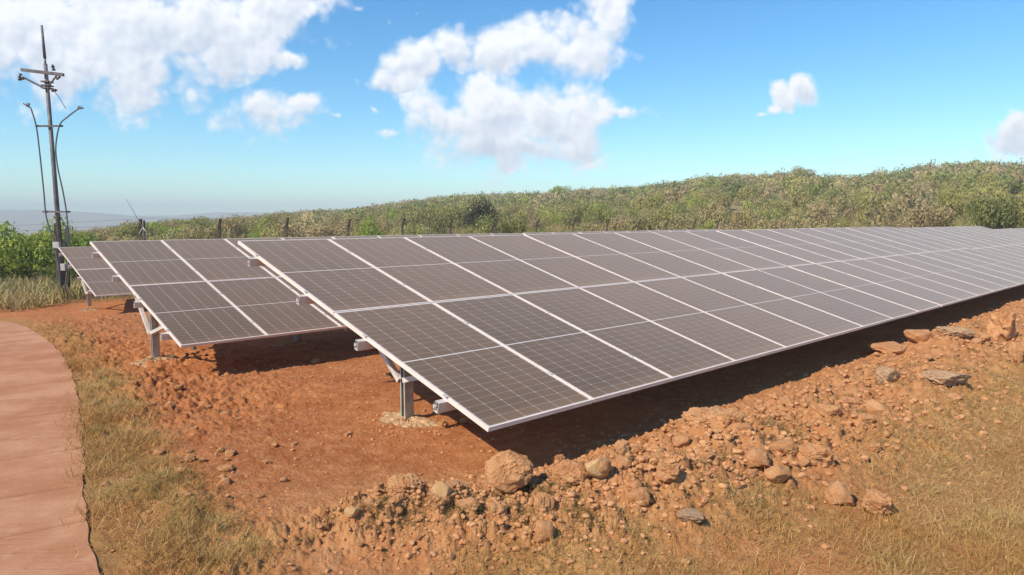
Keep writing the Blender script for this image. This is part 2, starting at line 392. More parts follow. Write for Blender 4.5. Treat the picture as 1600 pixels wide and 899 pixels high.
M['zinc'] = simple('pale_zinc_steel', (.62, .57, .51), .6, .1, .14, 5)
M['alu'] = simple('anodised_aluminium', (.80, .68, .58), .6, .0, .08, 3)
M['back'] = simple('white_backsheet', (.62, .60, .58), .6)
M['footing'] = simple('pale_concrete', (.47, .30, .165), .95, 0, .45, 22, 1.0, 60, .1)
M['pole'] = simple('weathered_pole_steel', (.16, .14, .135), .6, .2, .3, 5, .1)
M['dark'] = simple('dark_iron', (.045, .04, .038), .6, .2, .3, 5)
M['cable'] = simple('grey_cable_sheath', (.13, .13, .135), .6)
M['porc'] = simple('brown_porcelain', (.12, .07, .055), .3)
M['box'] = simple('grey_box', (.50, .47, .42), .6)
M['fence'] = simple('rusty_angle_iron', (.11, .075, .055), .8, .1, .35, 9)
M['wire'] = simple('fence_wire', (.25, .22, .20), .6, .4)
M['bark'] = simple('bark', (.17, .125, .085), .95, 0, .3, 5)
M['building'] = simple('weathered_wall', (.45, .36, .30), .9)
# solar laminate
def laminate():
    m_, t_, b = mat('solar_cells_under_dusty_glass')
    uv = t_.new('ShaderNodeUVMap'); uv.uv_map = 'UVMap'; s_ = t_.new('ShaderNodeSeparateXYZ'); t_.l.new(uv.outputs[0], s_.inputs[0])
    U, V_ = s_.outputs[0], s_.outputs[1]      # metres on the panel
    pw, pl = 1.144, 2.288
    cw = (pw-.052)/6; chh = (pl/2-.036)/12
    fu = t_.m('FRACT', t_.m('DIVIDE', t_.m('SUBTRACT', U, .026), cw))
    du = t_.m('MULTIPLY', t_.m('MINIMUM', fu, t_.m('SUBTRACT', 1.0, fu)), cw)      # m to the nearest column gap
    vv = t_.m('ABSOLUTE', t_.m('SUBTRACT', V_, pl/2))                               # m from the middle line
    fv = t_.m('FRACT', t_.m('DIVIDE', t_.m('SUBTRACT', vv, .008), chh))
    dv = t_.m('MULTIPLY', t_.m('MINIMUM', fv, t_.m('SUBTRACT', 1.0, fv)), chh)
    l1 = t_.m('MULTIPLY', t_.ss(du, .0012, .0032, 1, 0), .62)
    l2 = t_.m('MULTIPLY', t_.ss(dv, .0008, .0026, 1, 0), .42)
    dia = t_.ss(t_.m('ADD', du, dv), .006, .010, 1, 0)
    mid = t_.ss(vv, .007, .009, 1, 0)
    line = t_.m('MAXIMUM', t_.m('MAXIMUM', l1, l2), t_.m('MAXIMUM', t_.m('MULTIPLY', dia, .8), mid))
    bb = t_.m('FRACT', t_.m('MULTIPLY', t_.m('SUBTRACT', U, .026), 9/cw))
    bus = t_.m('MULTIPLY', t_.ss(t_.m('ABSOLUTE', t_.m('SUBTRACT', bb, .5)), .03, .06, 1, 0), .25)
    gp = t_.new('ShaderNodeNewGeometry').outputs['Position']
    cell = t_.mix(bus, (.020, .015, .011), (.22, .18, .14))
    c = t_.mix(line, cell, (.68, .66, .63))
    oi = t_.new('ShaderNodeObjectInfo').outputs['Random']
    dn = t_.noise(gp, .55, 4, .6); dn2 = t_.noise(gp, 9, 5, .7)
    streak = t_.new('ShaderNodeCombineXYZ'); t_.put(streak.inputs[0], t_.m('MULTIPLY', U, 22)); t_.put(streak.inputs[1], t_.m('MULTIPLY', V_, 1.4)); t_.put(streak.inputs[2], t_.m('MULTIPLY', oi, 40))
    dn3 = t_.noise(streak.outputs[0], 1, 4, .6)
    dust = t_.m('ADD', t_.m('ADD', t_.m('MULTIPLY', dn, .10), t_.m('MULTIPLY', dn2, .06)), t_.m('ADD', t_.m('MULTIPLY', dn3, .08), t_.m('MULTIPLY', oi, .06)))
    dust = t_.m('ADD', dust, t_.ss(V_, .02, .22, .10, 0))
    lw = t_.new('ShaderNodeLayerWeight'); lw.inputs[0].default_value = .5      # a dust film looks denser at a grazing angle
    dust = t_.m('ADD', dust, t_.m('MULTIPLY', t_.m('POWER', lw.outputs['Facing'], 4.0), .50))
    dust = t_.m('ADD', dust, DUST, clamp=True)
    c = t_.mix(dust, c, (.54, .325, .175))
    sm = t_.m('MULTIPLY', t_.ss(t_.noise(gp, 2.2, 5, .6), .56, .72), .10); c = t_.mix(sm, c, (.42, .20, .13))
    t_.put(b.inputs['Base Color'], c)
    b.inputs['Roughness'].default_value = .7; b.inputs['Specular IOR Level'].default_value = .05
    b.inputs['Sheen Weight'].default_value = 1.0; b.inputs['Sheen Roughness'].default_value = .35; b.inputs['Sheen Tint'].default_value = (1.0, .70, .52, 1)
    b.inputs['Coat Weight'].default_value = .3; b.inputs['Coat Roughness'].default_value = .12; b.inputs['Coat IOR'].default_value = 1.3
    return m_
DUST = .0
M['cells'] = laminate()
# foliage
def foliage(name, cols, attrn=None):
    m_, t_, b = mat(name)
    oi = t_.new('ShaderNodeObjectInfo').outputs['Random']
    if attrn:
        a = t_.new('ShaderNodeAttribute'); a.attribute_name = attrn; c = a.outputs['Color']
    else:
        rp = t_.new('ShaderNodeValToRGB'); rp.color_ramp.interpolation = 'LINEAR'
        el = rp.color_ramp.elements
        while len(el) < len(cols): el.new(.5)
        for i, cc in enumerate(cols): el[i].position = i/(len(cols)-1); el[i].color = (*cc, 1)
        t_.l.new(oi, rp.inputs[0]); c = rp.outputs[0]
    gi = t_.new('ShaderNodeNewGeometry'); rpi = gi.outputs['Random Per Island']
    c = t_.mix(t_.m('MULTIPLY', rpi, .25), c, t_.mix(1.0, c, (1.5, 1.35, 1.1), 'MULTIPLY'))
    c = t_.mix(t_.ss(rpi, .86, .9, 0, .3), c, (.24, .17, .09))
    t_.put(b.inputs['Base Color'], c); b.inputs['Roughness'].default_value = .8; b.inputs['Specular IOR Level'].default_value = .2
    b.inputs['Transmission Weight'].default_value = 0
    tr = t_.new('ShaderNodeBsdfTranslucent'); t_.put(tr.inputs[0], c); mx = t_.new('ShaderNodeMixShader'); mx.inputs[0].default_value = .35
    out = t_.n['Material Output']; t_.l.new(b.outputs[0], mx.inputs[1]); t_.l.new(tr.outputs[0], mx.inputs[2]); t_.l.new(mx.outputs[0], out.inputs[0])
    return m_
M['leaf'] = foliage('scrub_leaves', [(.32,.31,.095), (.42,.38,.12), (.45,.34,.18), (.27,.29,.08), (.50,.39,.20), (.38,.39,.11)])
M['leafgreen'] = foliage('bright_green_leaves', [(.30,.37,.07), (.38,.45,.09)])
M['leafolive'] = foliage('olive_leaves', [(.22,.23,.07), (.25,.26,.08)])
M['leafdark'] = foliage('dark_leaves', [(.07,.075,.04), (.075,.08,.045)])
M['leafattr'] = foliage('woodland_leaves', None, 'tint')
m_, t_, b = mat('grass_blades'); M['grass'] = m_
a = t_.new('ShaderNodeAttribute'); a.attribute_name = 'tint'
t_.put(b.inputs['Base Color'], a.outputs['Color']); b.inputs['Roughness'].default_value = .7; b.inputs['Specular IOR Level'].default_value = .2
tr = t_.new('ShaderNodeBsdfTranslucent'); t_.put(tr.inputs[0], a.outputs['Color']); mx = t_.new('ShaderNodeMixShader'); mx.inputs[0].default_value = .3
t_.l.new(b.outputs[0], mx.inputs[1]); t_.l.new(tr.outputs[0], mx.inputs[2]); t_.l.new(mx.outputs[0], t_.n['Material Output'].inputs[0])

# ---------------------------------------------------------------- ground mesh (polar rings, fine near by)
def build_ground():
    ths = np.concatenate([np.arange(-180, -56, 1.5), np.arange(-56, -44, .4), np.linspace(-44, 44, 840), np.arange(44.4, 56, .4), np.arange(57, 179.9, 1.5)])
    rs = [.6, 1.2, 1.8, 2.2, 2.5]
    while rs[-1] < 26: rs.append(rs[-1]*1.0040 if rs[-1] < 16 else rs[-1]*1.007)
    while rs[-1] < 80: rs.append(rs[-1]*1.016)
    while rs[-1] < 2700: rs.append(rs[-1]*1.025)
    rs = np.array(rs); nt, nr = len(ths), len(rs)
    TT, RR = np.meshgrid(np.radians(ths), rs)
    X = (RR*np.sin(TT)).ravel(); Y = (RR*np.cos(TT)).ravel()
    Z = gz(X, Y)
    i = np.arange(nr-1)[:, None]*nt; j = np.arange(nt)[None, :]; j2 = (j+1) % nt
    F = np.stack([i+j, i+j2, i+nt+j2, i+nt+j], -1).reshape(-1, 4)[:, ::-1]
    V = np.stack([X, Y, Z], 1); V = np.vstack([V, [[0, 0, gz1(0.01, 0.01)]]])
    me = mesh_np('ground', V, F, True)
    a_, v_, c_ = grass_m(V[:, 0], V[:, 1]); r = np.hypot(V[:, 0], V[:, 1])
    d, p = pdist(V[:, 0], V[:, 1], BERM)
    attr(me, 'grass_dry', a_*(1-.6*np.exp(-(d/(.3+.4*p))**2))); attr(me, 'grass_verge', v_); attr(me, 'grass_meadow', np.maximum(c_, sstep(r, 28, 40))); attr(me, 'far', sstep(r, 45, 90))
    attr(me, 'berm', np.clip(np.exp(-(d/(.75+p))**2)*1.1, 0, 1)*(1-c_))
    o = link('ground', me, M['ground']); tag(o, kind='structure')
build_ground()

# ---------------------------------------------------------------- concrete path
def build_road():
    # resample edge
    pts = [Vector((p[0], p[1])) for p in ROAD_E]; E = []
    ext = pts[-1]+(pts[-1]-pts[-2]).normalized()*4; pts.append(ext)
    for i in range(len(pts)-1):
        p0 = pts[max(i-1, 0)]; p1 = pts[i]; p2 = pts[i+1]; p3 = pts[min(i+2, len(pts)-1)]
        n = max(2, int((p2-p1).length/.03))
        for k in range(n):
            u = k/n; E.append(.5*((2*p1)+(p2-p0)*u+(2*p0-5*p1+4*p2-p3)*u*u+(3*p1-p0-3*p2+p3)*u**3))
    V = []; F = []; JA = []; nw = 14; wid = 2.5
    acc = 0; L_ = [0]
    for i in range(1, len(E)): acc += (E[i]-E[i-1]).length; L_.append(acc)
    joints = [L_[min(range(len(E)), key=lambda i_: (E[i_]-Vector(q)).length)] for q in JOINTS]
    for i, p in enumerate(E):
        dd = (E[min(i+1, len(E)-1)]-E[max(i-1, 0)]).normalized(); nn = Vector((dd.y, -dd.x))
        if nn.x > 0: nn = -nn
        jd = min(abs(L_[i]-j) for j in joints)
        for k in range(nw+1):
            w = (k/nw)*wid
            wob = .008*math.sin(L_[i]*5)+.006*math.sin(L_[i]*13+1) if k == 0 else 0
            q = p+nn*(w+wob)
            z = float(base_h(q.x, q.y))+.04
            if jd < .02: z -= .02
            V.append((q.x, q.y, z)); JA.append(1-min(1, jd/.03))
    n0 = nw+1
    for i in range(len(E)-1):
        for k in range(nw): F.append((i*n0+k, (i+1)*n0+k, (i+1)*n0+k+1, i*n0+k+1))
    b0 = len(V)
    for i in range(len(E)): x, y, z = V[i*n0]; V.append((x, y, z)); V.append((x+.004, y, z-.14)); JA += [0, 0]
    for i in range(len(E)-1): F.append((b0+2*i, b0+2*i+1, b0+2*i+3, b0+2*i+2))
    me = mesh_np('path', V, F, True); attr(me, 'joint', JA)
    o = link('path', me, M['road']); tag(o, kind='structure')
JOINTS = [(-12.6, 17.6), (-9.9, 14.4), (-7.42, 11.51), (-5.81, 9.14), (-4.7, 7.4), (-3.81, 6.03), (-3.24, 5.09), (-2.80, 4.45), (-2.2, 3.5)]
build_road()

# ---------------------------------------------------------------- solar tables
PW, PL = 1.144, 2.288; PITW, PITL = 1.154, 2.298
def panel_proto():
    mb = MB()
    z0, z1 = -.008, -.0025; x0, x1, y0, y1 = .012, PW-.012, .012, PL-.012
    V = [(x0,y0,z0),(x1,y0,z0),(x1,y1,z0),(x0,y1,z0),(x0,y0,z1),(x1,y0,z1),(x1,y1,z1),(x0,y1,z1)]
    mb.add(V, [(4,5,6,7)], 0); mb.add(V, [(3,2,1,0),(0,1,5,4),(1,2,6,5),(2,3,7,6),(3,0,4,7)], 1)
    o = mb.build('solar_panel', [M['cells'], M['back']])
    uvl = o.data.uv_layers.new(name='UVMap')
    for lp in o.data.loops:
        c = o.data.vertices[lp.vertex_index].co; uvl.data[lp.index].uv = (c.x, c.y)
    fr = MB(); lp_ = .017; D = .035
    prof = [(0, 0), (0, -D), (.03, -D), (.03, -D+.002), (.002, -D+.002), (.002, -.011), (lp_, -.011), (lp_, 0)]
    def side(a, b, inw):
        a = Vector(a); b = Vector(b); inw = Vector(inw); n = len(prof); d = (b-a).normalized()
        V = [a+inw*p+d*p+Vector((0, 0, q)) for p, q in prof]+[b+inw*p-d*p+Vector((0, 0, q)) for p, q in prof]
        fr.add(V, [(i, (i+1) % n, n+(i+1) % n, n+i) for i in range(n)])
    side((0,0,0), (PW,0,0), (0,1,0)); side((PW,0,0), (PW,PL,0), (-1,0,0)); side((PW,PL,0), (0,PL,0), (0,-1,0)); side((0,PL,0), (0,0,0), (1,0,0))
    f_ = fr.build('frame', M['alu'], o)
    import bmesh
    bm = bmesh.new(); bm.from_mesh(f_.data); bmesh.ops.remove_doubles(bm, verts=bm.verts, dist=1e-4); bmesh.ops.recalc_face_normals(bm, faces=bm.faces); bm.to_mesh(f_.data); bm.free()
    return o
PROTO = panel_proto()
_first = [True]
def dup_panel(parent):
    if _first[0]: _first[0] = False; PROTO.parent = parent; return PROTO
    return copy_tree(PROTO, parent)
SHARED = {}
def table(corner, az, tilt, label, group, ncol=9, gz_off=.49, u0=.3):
    az = R(az); tl = R(tilt); ct, st = math.cos(tl), math.sin(tl)
    e = Vector((math.cos(az), math.sin(az))); h = Vector((-math.sin(az), math.cos(az)))
    c = Vector(corner); root = empty('solar_table', (c.x, c.y, c.z-gz_off), az)
    tag(root, label, 'solar array', group)
    zc = gz_off
    def pt(u, v, w=0): return Vector((u, v*ct-w*st, zc+v*st+w*ct))   # w = normal offset
    for j in range(2):
        for i in range(ncol):
            o = dup_panel(root); o.location = pt(i*PITW+.005, j*PITL+.005, random.uniform(-.0015, .0015)); o.rotation_euler = (tl+random.uniform(-.0012, .0012), 0, 0)
    wl = ncol*PITW
    key = ('purlin', ncol, tilt)
    up = Vector((0, -st, ct))
    for v in (.52, 1.72, 2.86, 4.06):
        k = key+(0,)
        if k not in SHARED:
            mb = MB(); mb.prism([(-p_, q_) for p_, q_ in cshape(.05, .088, .004, .018)][::-1], (-.075, 0, 0), (wl+.07, 0, 0), up)
            mb.box((-.055, .033, 0), (.02, .03, .014)); mb.box((-.055, .041, 0), (.03, .012, .03))
            o = mb.build('purlin', M['zinc'], root); SHARED[k] = o.data
        else: o = link('purlin', SHARED[k], None, root)
        o.location = pt(0, v, -.035-.046)
    # clamps in the seams
    k = ('clamp', ncol, tilt)
    if k not in SHARED:
        mb = MB(); Mx = Matrix.Rotation(tl, 3, 'X')
        for i in range(ncol+1):
            for v in (.52, 1.72, 2.86, 4.06): mb.box(pt(i*PITW, v, .002)-Vector((0, 0, zc)), (.034, .05, .006), Mx)
        o = mb.build('panel_clamps', M['zinc'], root); SHARED[k] = o.data
        tag(o, kind='stuff')
    else: o = tag(link('panel_clamps', SHARED[k], None, root), kind='stuff')
    o.location.z = zc
    us = [u0+2.33*k_ for k_ in range(5)]
    if us[-1] > ncol*PITW-.2: us[-1] = ncol*PITW-.25
    vp = 2.1/ct; top = zc+vp*st-.035-.119-.09
    for u in us:
        if 'rafter' not in SHARED:
            mb = MB(); a = pt(0, .32, -.035-.118-.045)-Vector((0, 0, zc)); b_ = pt(0, 4.3, -.035-.118-.045)-Vector((0, 0, zc))
            mb.prism(cshape(.05, .085, .005, .015), a, b_, (0, 0, 1)); o = mb.build('rafter', M['zinc'], root); SHARED['rafter'] = o.data
        else: o = link('rafter', SHARED['rafter'], None, root)
        o.location = (u, 0, zc)
        if 'post' not in SHARED:
            mb = MB(); mb.prism(cshape(.105, .085, .006, .022), (0, 0, -.9), (0, 0, 0), (0, 1, 0))
            mb.box((-.0535, .0, -.06), (.006, .07, .16)); mb.box((-.058, .01, -.03), (.014, .02, .02)); mb.box((-.058, -.01, -.10), (.014, .02, .02))
            mb.box((0, -.0505, -.35), (.03, .008, .03)); mb.box((0, -.0505, -.2), (.03, .008, .03))
            o = mb.build('post', M['steel'], root); SHARED['post'] = o.data
        else: o = link('post', SHARED['post'], None, root)
        o.location = (u, 2.1, top+.03)
        for s_ in (1, -1):
            kk = ('brace', s_)
            if kk not in SHARED:
                zb = .36-zc
                v2 = (2.1+.95*s_)/ct; a = Vector((-.055, .04*s_, zb)); b_ = pt(0, v2, -.035-.118-.05)-Vector((0, 0, zc)); b_ = Vector((-.045, b_.y-2.1, b_.z))
                if s_ < 0: a.z += .02
                mb = MB(); mb.prism(cshape(.05, .05, .004, .0045), a, b_, (1, 0, 0)); o = mb.build('brace', M['zinc'], root); SHARED[kk] = o.data
            else: o = link('brace', SHARED[kk], None, root)
            o.location = (u, 2.1, zc)
        # rough concrete collar round the post
        kf = 'footing'
        if kf not in SHARED:
            N = 90; V = []; F = []; rr_ = np.random.RandomState(4)
            for q in range(9):
                fr_ = q/8
                for k2 in range(N):
                    a_ = 2*math.pi*k2/N; rad = (.25+.04*math.sin(a_*2+1)+.035*math.sin(a_*5+2)+.02*math.sin(a_*11)+.015*math.sin(a_*23+q)+rr_.uniform(-.008, .008))*(.05+.95*fr_)
                    rad *= 1.25; V.append((rad*1.15*math.cos(a_), rad*.9*math.sin(a_), .035*(1-fr_**1.6)+rr_.uniform(-.011, .011)*(1.2-fr_)-.012*fr_-.03*(q == 8)))
            for q in range(8):
                for k2 in range(N): F.append((q*N+k2, q*N+(k2+1) % N, (q+1)*N+(k2+1) % N, (q+1)*N+k2))
            me = mesh_np('footing', V, np.array(F)[:, ::1], False); o = link('footing', me, M['footing'], root); SHARED[kf] = me
        else: o = link('footing', SHARED[kf], None, root)
        wx, wy = c.x+e.x*u+h.x*2.1, c.y+e.y*u+h.y*2.1
        o.location = (u, 2.1, float(gz(np.array([wx]), np.array([wy]))[0])-root.location.z+.005)
        o.rotation_euler.z = u*2.1
    return root
RG = 'long tables of solar panels in the front row'; RB = 'tables of solar panels in the second row'; RC = 'tables of solar panels in the rearmost row'
e1 = (math.cos(R(43.02)), math.sin(R(43.02)))
def along(c, az, s_, dz=0): return (c[0]+math.cos(R(az))*s_, c[1]+math.sin(R(az))*s_, c[2]+dz)
Cn = (-.167, 4.866, .507)
table(Cn, 43.02, 15.62, 'nearest table of the long front row, its low corner and first post in the foreground', RG, u0=.735)
table(along(Cn, 43.02, 9*PITW+.03), 43.02, 15.62, 'second table of the front row, joined at the brighter seam right of centre', RG)
table(along(Cn, 43.02, 18*PITW+.06, -.03), 43.02, 15.4, 'third table of the front row, reaching the right edge of the photo', RG)
table(along(Cn, 43.02, 27*PITW+.09, -.16), 43.02, 15.0, 'farthest and palest table of the front row at the right edge', RG)
C2 = (-4.252, 8.829, .377)
table(C2, 43.35, 15.55, 'table behind the front row with its two left panel columns showing', RB)
table(along(C2, 43.35, 9*PITW+.03), 43.35, 15.55, 'second table of the middle row, only its top edge showing above the front row', RB)
table(along(C2, 43.35, 18*PITW+.06, -.03), 43.35, 15.4, 'far table of the middle row, hidden behind the front row at centre right', RB)
C3 = (-11.993, 19.943, -.213)
table(C3, 43.83, 15.97, 'small looking rearmost table at the far left, standing in front of the power pole', RC, gz_off=.72)
table(along(C3, 43.83, 9*PITW+.03), 43.83, 15.97, 'hidden second table of the rearmost row, behind the middle row', RC, gz_off=.72)

# ---------------------------------------------------------------- power pole
K = 24.5/22.9
def pp(x, z, dy_=0): return (x*K, 24.5+dy_, 2+(z-2)*K)
base = pp(-14.79, -.66)
pr = empty('power_pole', base); tag(pr, 'tall dark utility pole with crossarm and curved cables beside the rearmost table', 'utility pole')
bl = Vector(base)
def L(p): return tuple(Vector(p)-bl)
mb = MB(); mb.tube([L(pp(-14.79, -1.0)), L(pp(-14.93, 6.93))], .088, 12, .058); mb.build('shaft', M['pole'], pr, True)
mb = MB(); mb.tube([L(pp(-14.93, 6.9)), L(pp(-14.935, 7.1))], .03, 8); mb.tube([L(pp(-14.935, 7.1)), L(pp(-14.97, 8.12))], .05, 8, .035); mb.build('top_rod', M['pole'], pr, True)
mb = MB(); mb.prism([(-.05,-.05),(.05,-.05),(.05,.05),(-.05,.05)], L(pp(-15.63, 6.72, -.12)), L(pp(-14.30, 6.56, -.12))); mb.build('crossarm', M['pole'], pr)
for a_, b_ in (((-15.60, 6.49), (-15.02, 6.18)), ((-14.52, 6.53), (-14.86, 6.18))):
    mb = MB(); mb.tube([L(pp(*a_, -.13)), L(pp(*b_, -.08))], .033, 6); mb.build('arm_brace', M['pole'], pr)
mb = MB()
for z in (6.36, 6.24, 6.16): mb.box(L(pp(-14.91, z)), (.27, .3, .04))
mb.build('clamp_band', M['pole'], pr)
def insul(x, z, axis=(0, 0, 1), sc=1.):
    mb = MB(); o_ = Vector(L(pp(x, z, -.12))); ax = Vector(axis).normalized()
    for k in range(4):
        q = o_+ax*(k*.05*sc); r_ = .055*sc if k % 2 == 0 else .03*sc; mb.tube([q, q+ax*.045*sc], r_, 10)
    return mb.build('insulator', M['porc'], pr, True)
insul(-14.60, 6.70, (-.2, 0, 1)); insul(-15.66, 6.60, (-.4, 0, -1)); insul(-15.58, 6.46, (-1, 0, -.3)); insul(-14.42, 6.50, (-1, 0, -.7), .8)
def jumper(pts):
    mb = MB(); mb.tube([L(pp(*p)) for p in pts], .011, 5); return mb.build('jumper_wire', M['wire'], pr, True)
jumper([(-14.91, 6.2, -.1), (-14.80, 6.14), (-14.70, 6.07), (-14.55, 5.86), (-14.36, 5.52)])
o = insul(-14.70, 6.07, (1, 0, .1), .9)
for z in (4.96, 2.22):
    mb = MB(); mb.prism([(-.03,-.03),(.03,-.03),(.03,.03),(-.03,.03)], L(pp(-15.31 if z > 3 else -15.26, z, -.1)), L(pp(-14.44 if z > 3 else -14.38, z, -.1))); mb.build('cable_bracket', M['pole'], pr)
def smooth_pts(P_, n=6):
    out = []; P_ = [Vector(p) for p in P_]
    for i in range(len(P_)-1):
        p0 = P_[max(i-1, 0)]; p1 = P_[i]; p2 = P_[i+1]; p3 = P_[min(i+2, len(P_)-1)]
        for k in range(n):
            u = k/n; out.append(.5*((2*p1)+(p2-p0)*u+(2*p0-5*p1+4*p2-p3)*u*u+(3*p1-p0-3*p2+p3)*u**3))
    return out+[P_[-1]]
cabL = [(-15.39,5.52),(-15.25,4.91),(-15.19,3.90),(-15.15,2.87),(-15.12,2.04),(-14.94,1.31),(-14.84,.57),(-14.80,-.06),(-14.86,-.62)]
cabR = [(-13.98,5.42),(-14.23,5.24),(-14.50,4.98),(-14.67,4.30),(-14.65,3.65),(-14.53,2.87),(-14.46,2.22),(-14.44,1.62),(-14.46,.99),(-14.54,.36),(-14.66,-.28),(-14.72,-.66)]
for cb, hd in ((cabL, [(-15.62,5.66),(-15.50,5.58),(-15.39,5.52)]), (cabR, [(-13.98,5.42),(-13.86,5.49),(-13.70,5.52)])):
    mb = MB(); mb.tube(smooth_pts([L(pp(x, z, -.16)) for x, z in cb]), .024, 8); mb.build('cable', M['cable'], pr, True)
    mb = MB(); mb.tube([L(pp(x, z, -.16)) for x, z in hd], .022, 7)
    q = Vector(L(pp(*hd[1], -.16)))
    for k in range(3): mb.tube([q+Vector((-.03+.05*k, 0, 0)), q+Vector((-.0+.05*k, 0, .11))], .022, 6, .012)
    mb.build('cable_end', M['porc'], pr, True)
mb = MB(); mb.box(L(pp(-14.84, 1.14, -.16)), (.23, .12, .22)); mb.build('junction_box', M['box'], pr, bevel=.01)
mb = MB(); mb.box(L(pp(-14.66, .42, -.16)), (.16, .12, .24)); mb.build('junction_box', M['box'], pr, bevel=.01)
mb = MB(); mb.tube([L(pp(-14.64, 1.75, .1)), L(pp(-14.70, -.9, .1))], .045, 8); mb.build('stub_post', M['dark'], pr, True)
mb = MB(); mb.tube([L(pp(-14.52, .9, -.05)), L(pp(-14.74, -.8, -.05))], .04, 8); mb.build('conduit', M['steel'], pr, True)

# ---------------------------------------------------------------- fence
FP = []
f0 = Vector((-12.6, 30.0)); fd = Vector((2.334, 1.873))
for k in range(-1, 13): FP.append(f0+fd*k)
corner = FP[0]
FL = [corner+Vector((-2.3, -1.75))*k for k in range(1, 6)]
FP = FL[::-1]+FP
fr = empty('wire_fence', (corner.x, corner.y, gz1(corner.x, corner.y))); tag(fr, 'rusty angle iron fence posts with bent tips strung with thin wire behind the solar tables', 'fence')
tops = []
for k, p in enumerate(FP):
    g = gz1(p.x, p.y); ht = 2.0+random.uniform(-.03, .05) if k >= 5 else 2.0-.16*(5-k)+random.uniform(-.03, .03)
    mb = MB(); q = Vector((p.x, p.y, 0))-Vector(fr.location); q.z = 0; z0 = g-fr.location.z
    zt = ht-fr.location.z; lean = random.uniform(-.04, .04)
    prof = [(-.045,-.045),(.045,-.045),(.045,-.025),(-.025,-.025),(-.025,.045),(-.045,.045)]
    a_ = Vector((q.x, q.y, z0-.4)); b_ = Vector((q.x+lean, q.y, zt-.42)); c_ = Vector((q.x+lean+.16, q.y-.20, zt))
    mb.prism(prof, a_, b_, (0, 1, 0)); mb.prism(prof, b_-Vector((0, 0, .03)), c_, (0, 1, 0))
    mb.build('fence_post', M['fence'], fr); tops.append((a_, b_, c_))
for w in range(7):
    mb = MB(); pts = []
    for a_, b_, c_ in tops:
        if w < 5: g_ = a_.z+.55+w*.38; pts.append(Vector((b_.x*1.0, b_.y, min(g_, b_.z))))
        else: pts.append(b_+(c_-b_)*((w-4)/2))
    mb.tube(pts, .004, 4); mb.build('strand_wire', M['wire'], fr)
# stay post with struts and guy wire at the fence corner
cp = Vector((-14.62, 27.75)); g = gz1(*cp)
st = empty('stay_post', (cp.x, cp.y, g)); tag(st, 'dark corner stay post with crossed struts and a thin guy wire rising to the left', 'post')
zt = 1.93-g
mb = MB(); mb.tube([(0, 0, -.3), (.03, 0, zt)], .055, 8, .045); mb.build('post', M['dark'], st, True)
for dx in (-.45, .5):
    mb = MB(); mb.tube([(0, 0, zt-.45), (dx*1.6, .1, -.2)], .035, 6); mb.build('strut', M['bark'], st, True)
for dx in (-.16, .2):
    mb = MB(); mb.tube([(0, -.05, zt-.28), (dx, -.05, zt-.55)], .022, 6); mb.build('tie', M['box'], st, True)
mb = MB(); mb.tube([(0, 0, zt-.35), (-.62, 0, zt+.85)], .016, 5, .006); mb.build('guy_wire', M['wire'], st)

# ---------------------------------------------------------------- rocks
def ico(sub):
    import bmesh
    bm = bmesh.new(); bmesh.ops.create_icosphere(bm, subdivisions=sub, radius=1); V = np.array([v.co[:] for v in bm.verts]); F = np.array([[v.index for v in f_.verts] for f_ in bm.faces]); bm.free(); return V, F
def rockmesh(seed, sub=4, chops=11, rough=.06):
    V, F = ico(sub); rr_ = np.random.RandomState(seed)
    V = V*(1+.12*np.sin(V[:, [1, 2, 0]]*3+rr_.uniform(0, 6, 3)))
    for k in range(chops):
        n = rr_.normal(size=3); n /= np.linalg.norm(n); d = rr_.uniform(.55, .88); s_ = V@n-d; V = V-np.where(s_ > 0, s_*.93, 0)[:, None]*n
    l = np.linalg.norm(V, axis=1, keepdims=True); U_ = V/l
    nz = fbm(U_[:, 0]*2+U_[:, 2]*1.3, U_[:, 1]*2-U_[:, 2]*1.7, 1.6, 4, .6, seed=seed); nz2 = fbm(U_[:, 0]*2+U_[:, 2]*2.3, U_[:, 1]*2+U_[:, 2]*2.1, 5, 3, .6, seed=seed+3)
    V = V+U_*(nz*rough*1.6+nz2*rough*.7)[:, None]
    V -= (V.max(0)+V.min(0))/2; V /= (V.max(0)-V.min(0))          # unit box
    return V, F
RP = [mesh_np('rock', *rockmesh(100+k, 4, 7+k, .08+.03*(k % 4)), smooth=(k % 2 == 0)) for k in range(9)]
for me in RP: me.materials.append(M['rock'])
RPp = mesh_np('pale_stone', *rockmesh(131, 4, 10, .03), smooth=True); RPp.materials.append(M['rockpale'])
RPb = mesh_np('block', *rockmesh(161, 5, 14, .085), smooth=False); RPb.materials.append(M['rock'])
RPc = [mesh_np('clod', *rockmesh(170+k, 5, 3, .15+.03*k), smooth=False) for k in range(3)]
for me in RPc: me.materials.append(M['rock'])
RPg = mesh_np('grey_clod', *rockmesh(140, 4, 5, .13), smooth=False); RPg.materials.append(M['rockgrey'])
RPf = mesh_np('flat_slab', *rockmesh(155, 4, 14, .05), smooth=False); RPf.materials.append(M['rock'])
def rock(name, me, x, y, w, h, label, dep=None, rz=None, tilt=0, group=None, sink=.2, cat='rock'):
    if group is None:
        x0_, y0_ = x, y
        for _ in range(4): kx = (2-gz1(x, y))/1.92; x, y = x0_*kx, y0_*kx
    o = link(name, me); o.location = (x, y+w*.3, gz1(x, y+w*.3)+h*(.5-sink)); o.scale = (w, dep or w*.85, h*1.08)
    o.rotation_euler = (random.uniform(-.1, .1), tilt, rz if rz is not None else random.uniform(-.5, .5)); tag(o, label, cat, group); return o
rock('boulder', RPb, -.02, 4.74, .33, .25, 'largest reddish boulder, flat topped, at the shadow edge below the low corner of the table', rz=.2, tilt=-.15)
rock('pale_stone', RPp, -.49, 4.65, .15, .18, 'pale yellowish egg shaped stone standing upright left of the big boulder', rz=.3)
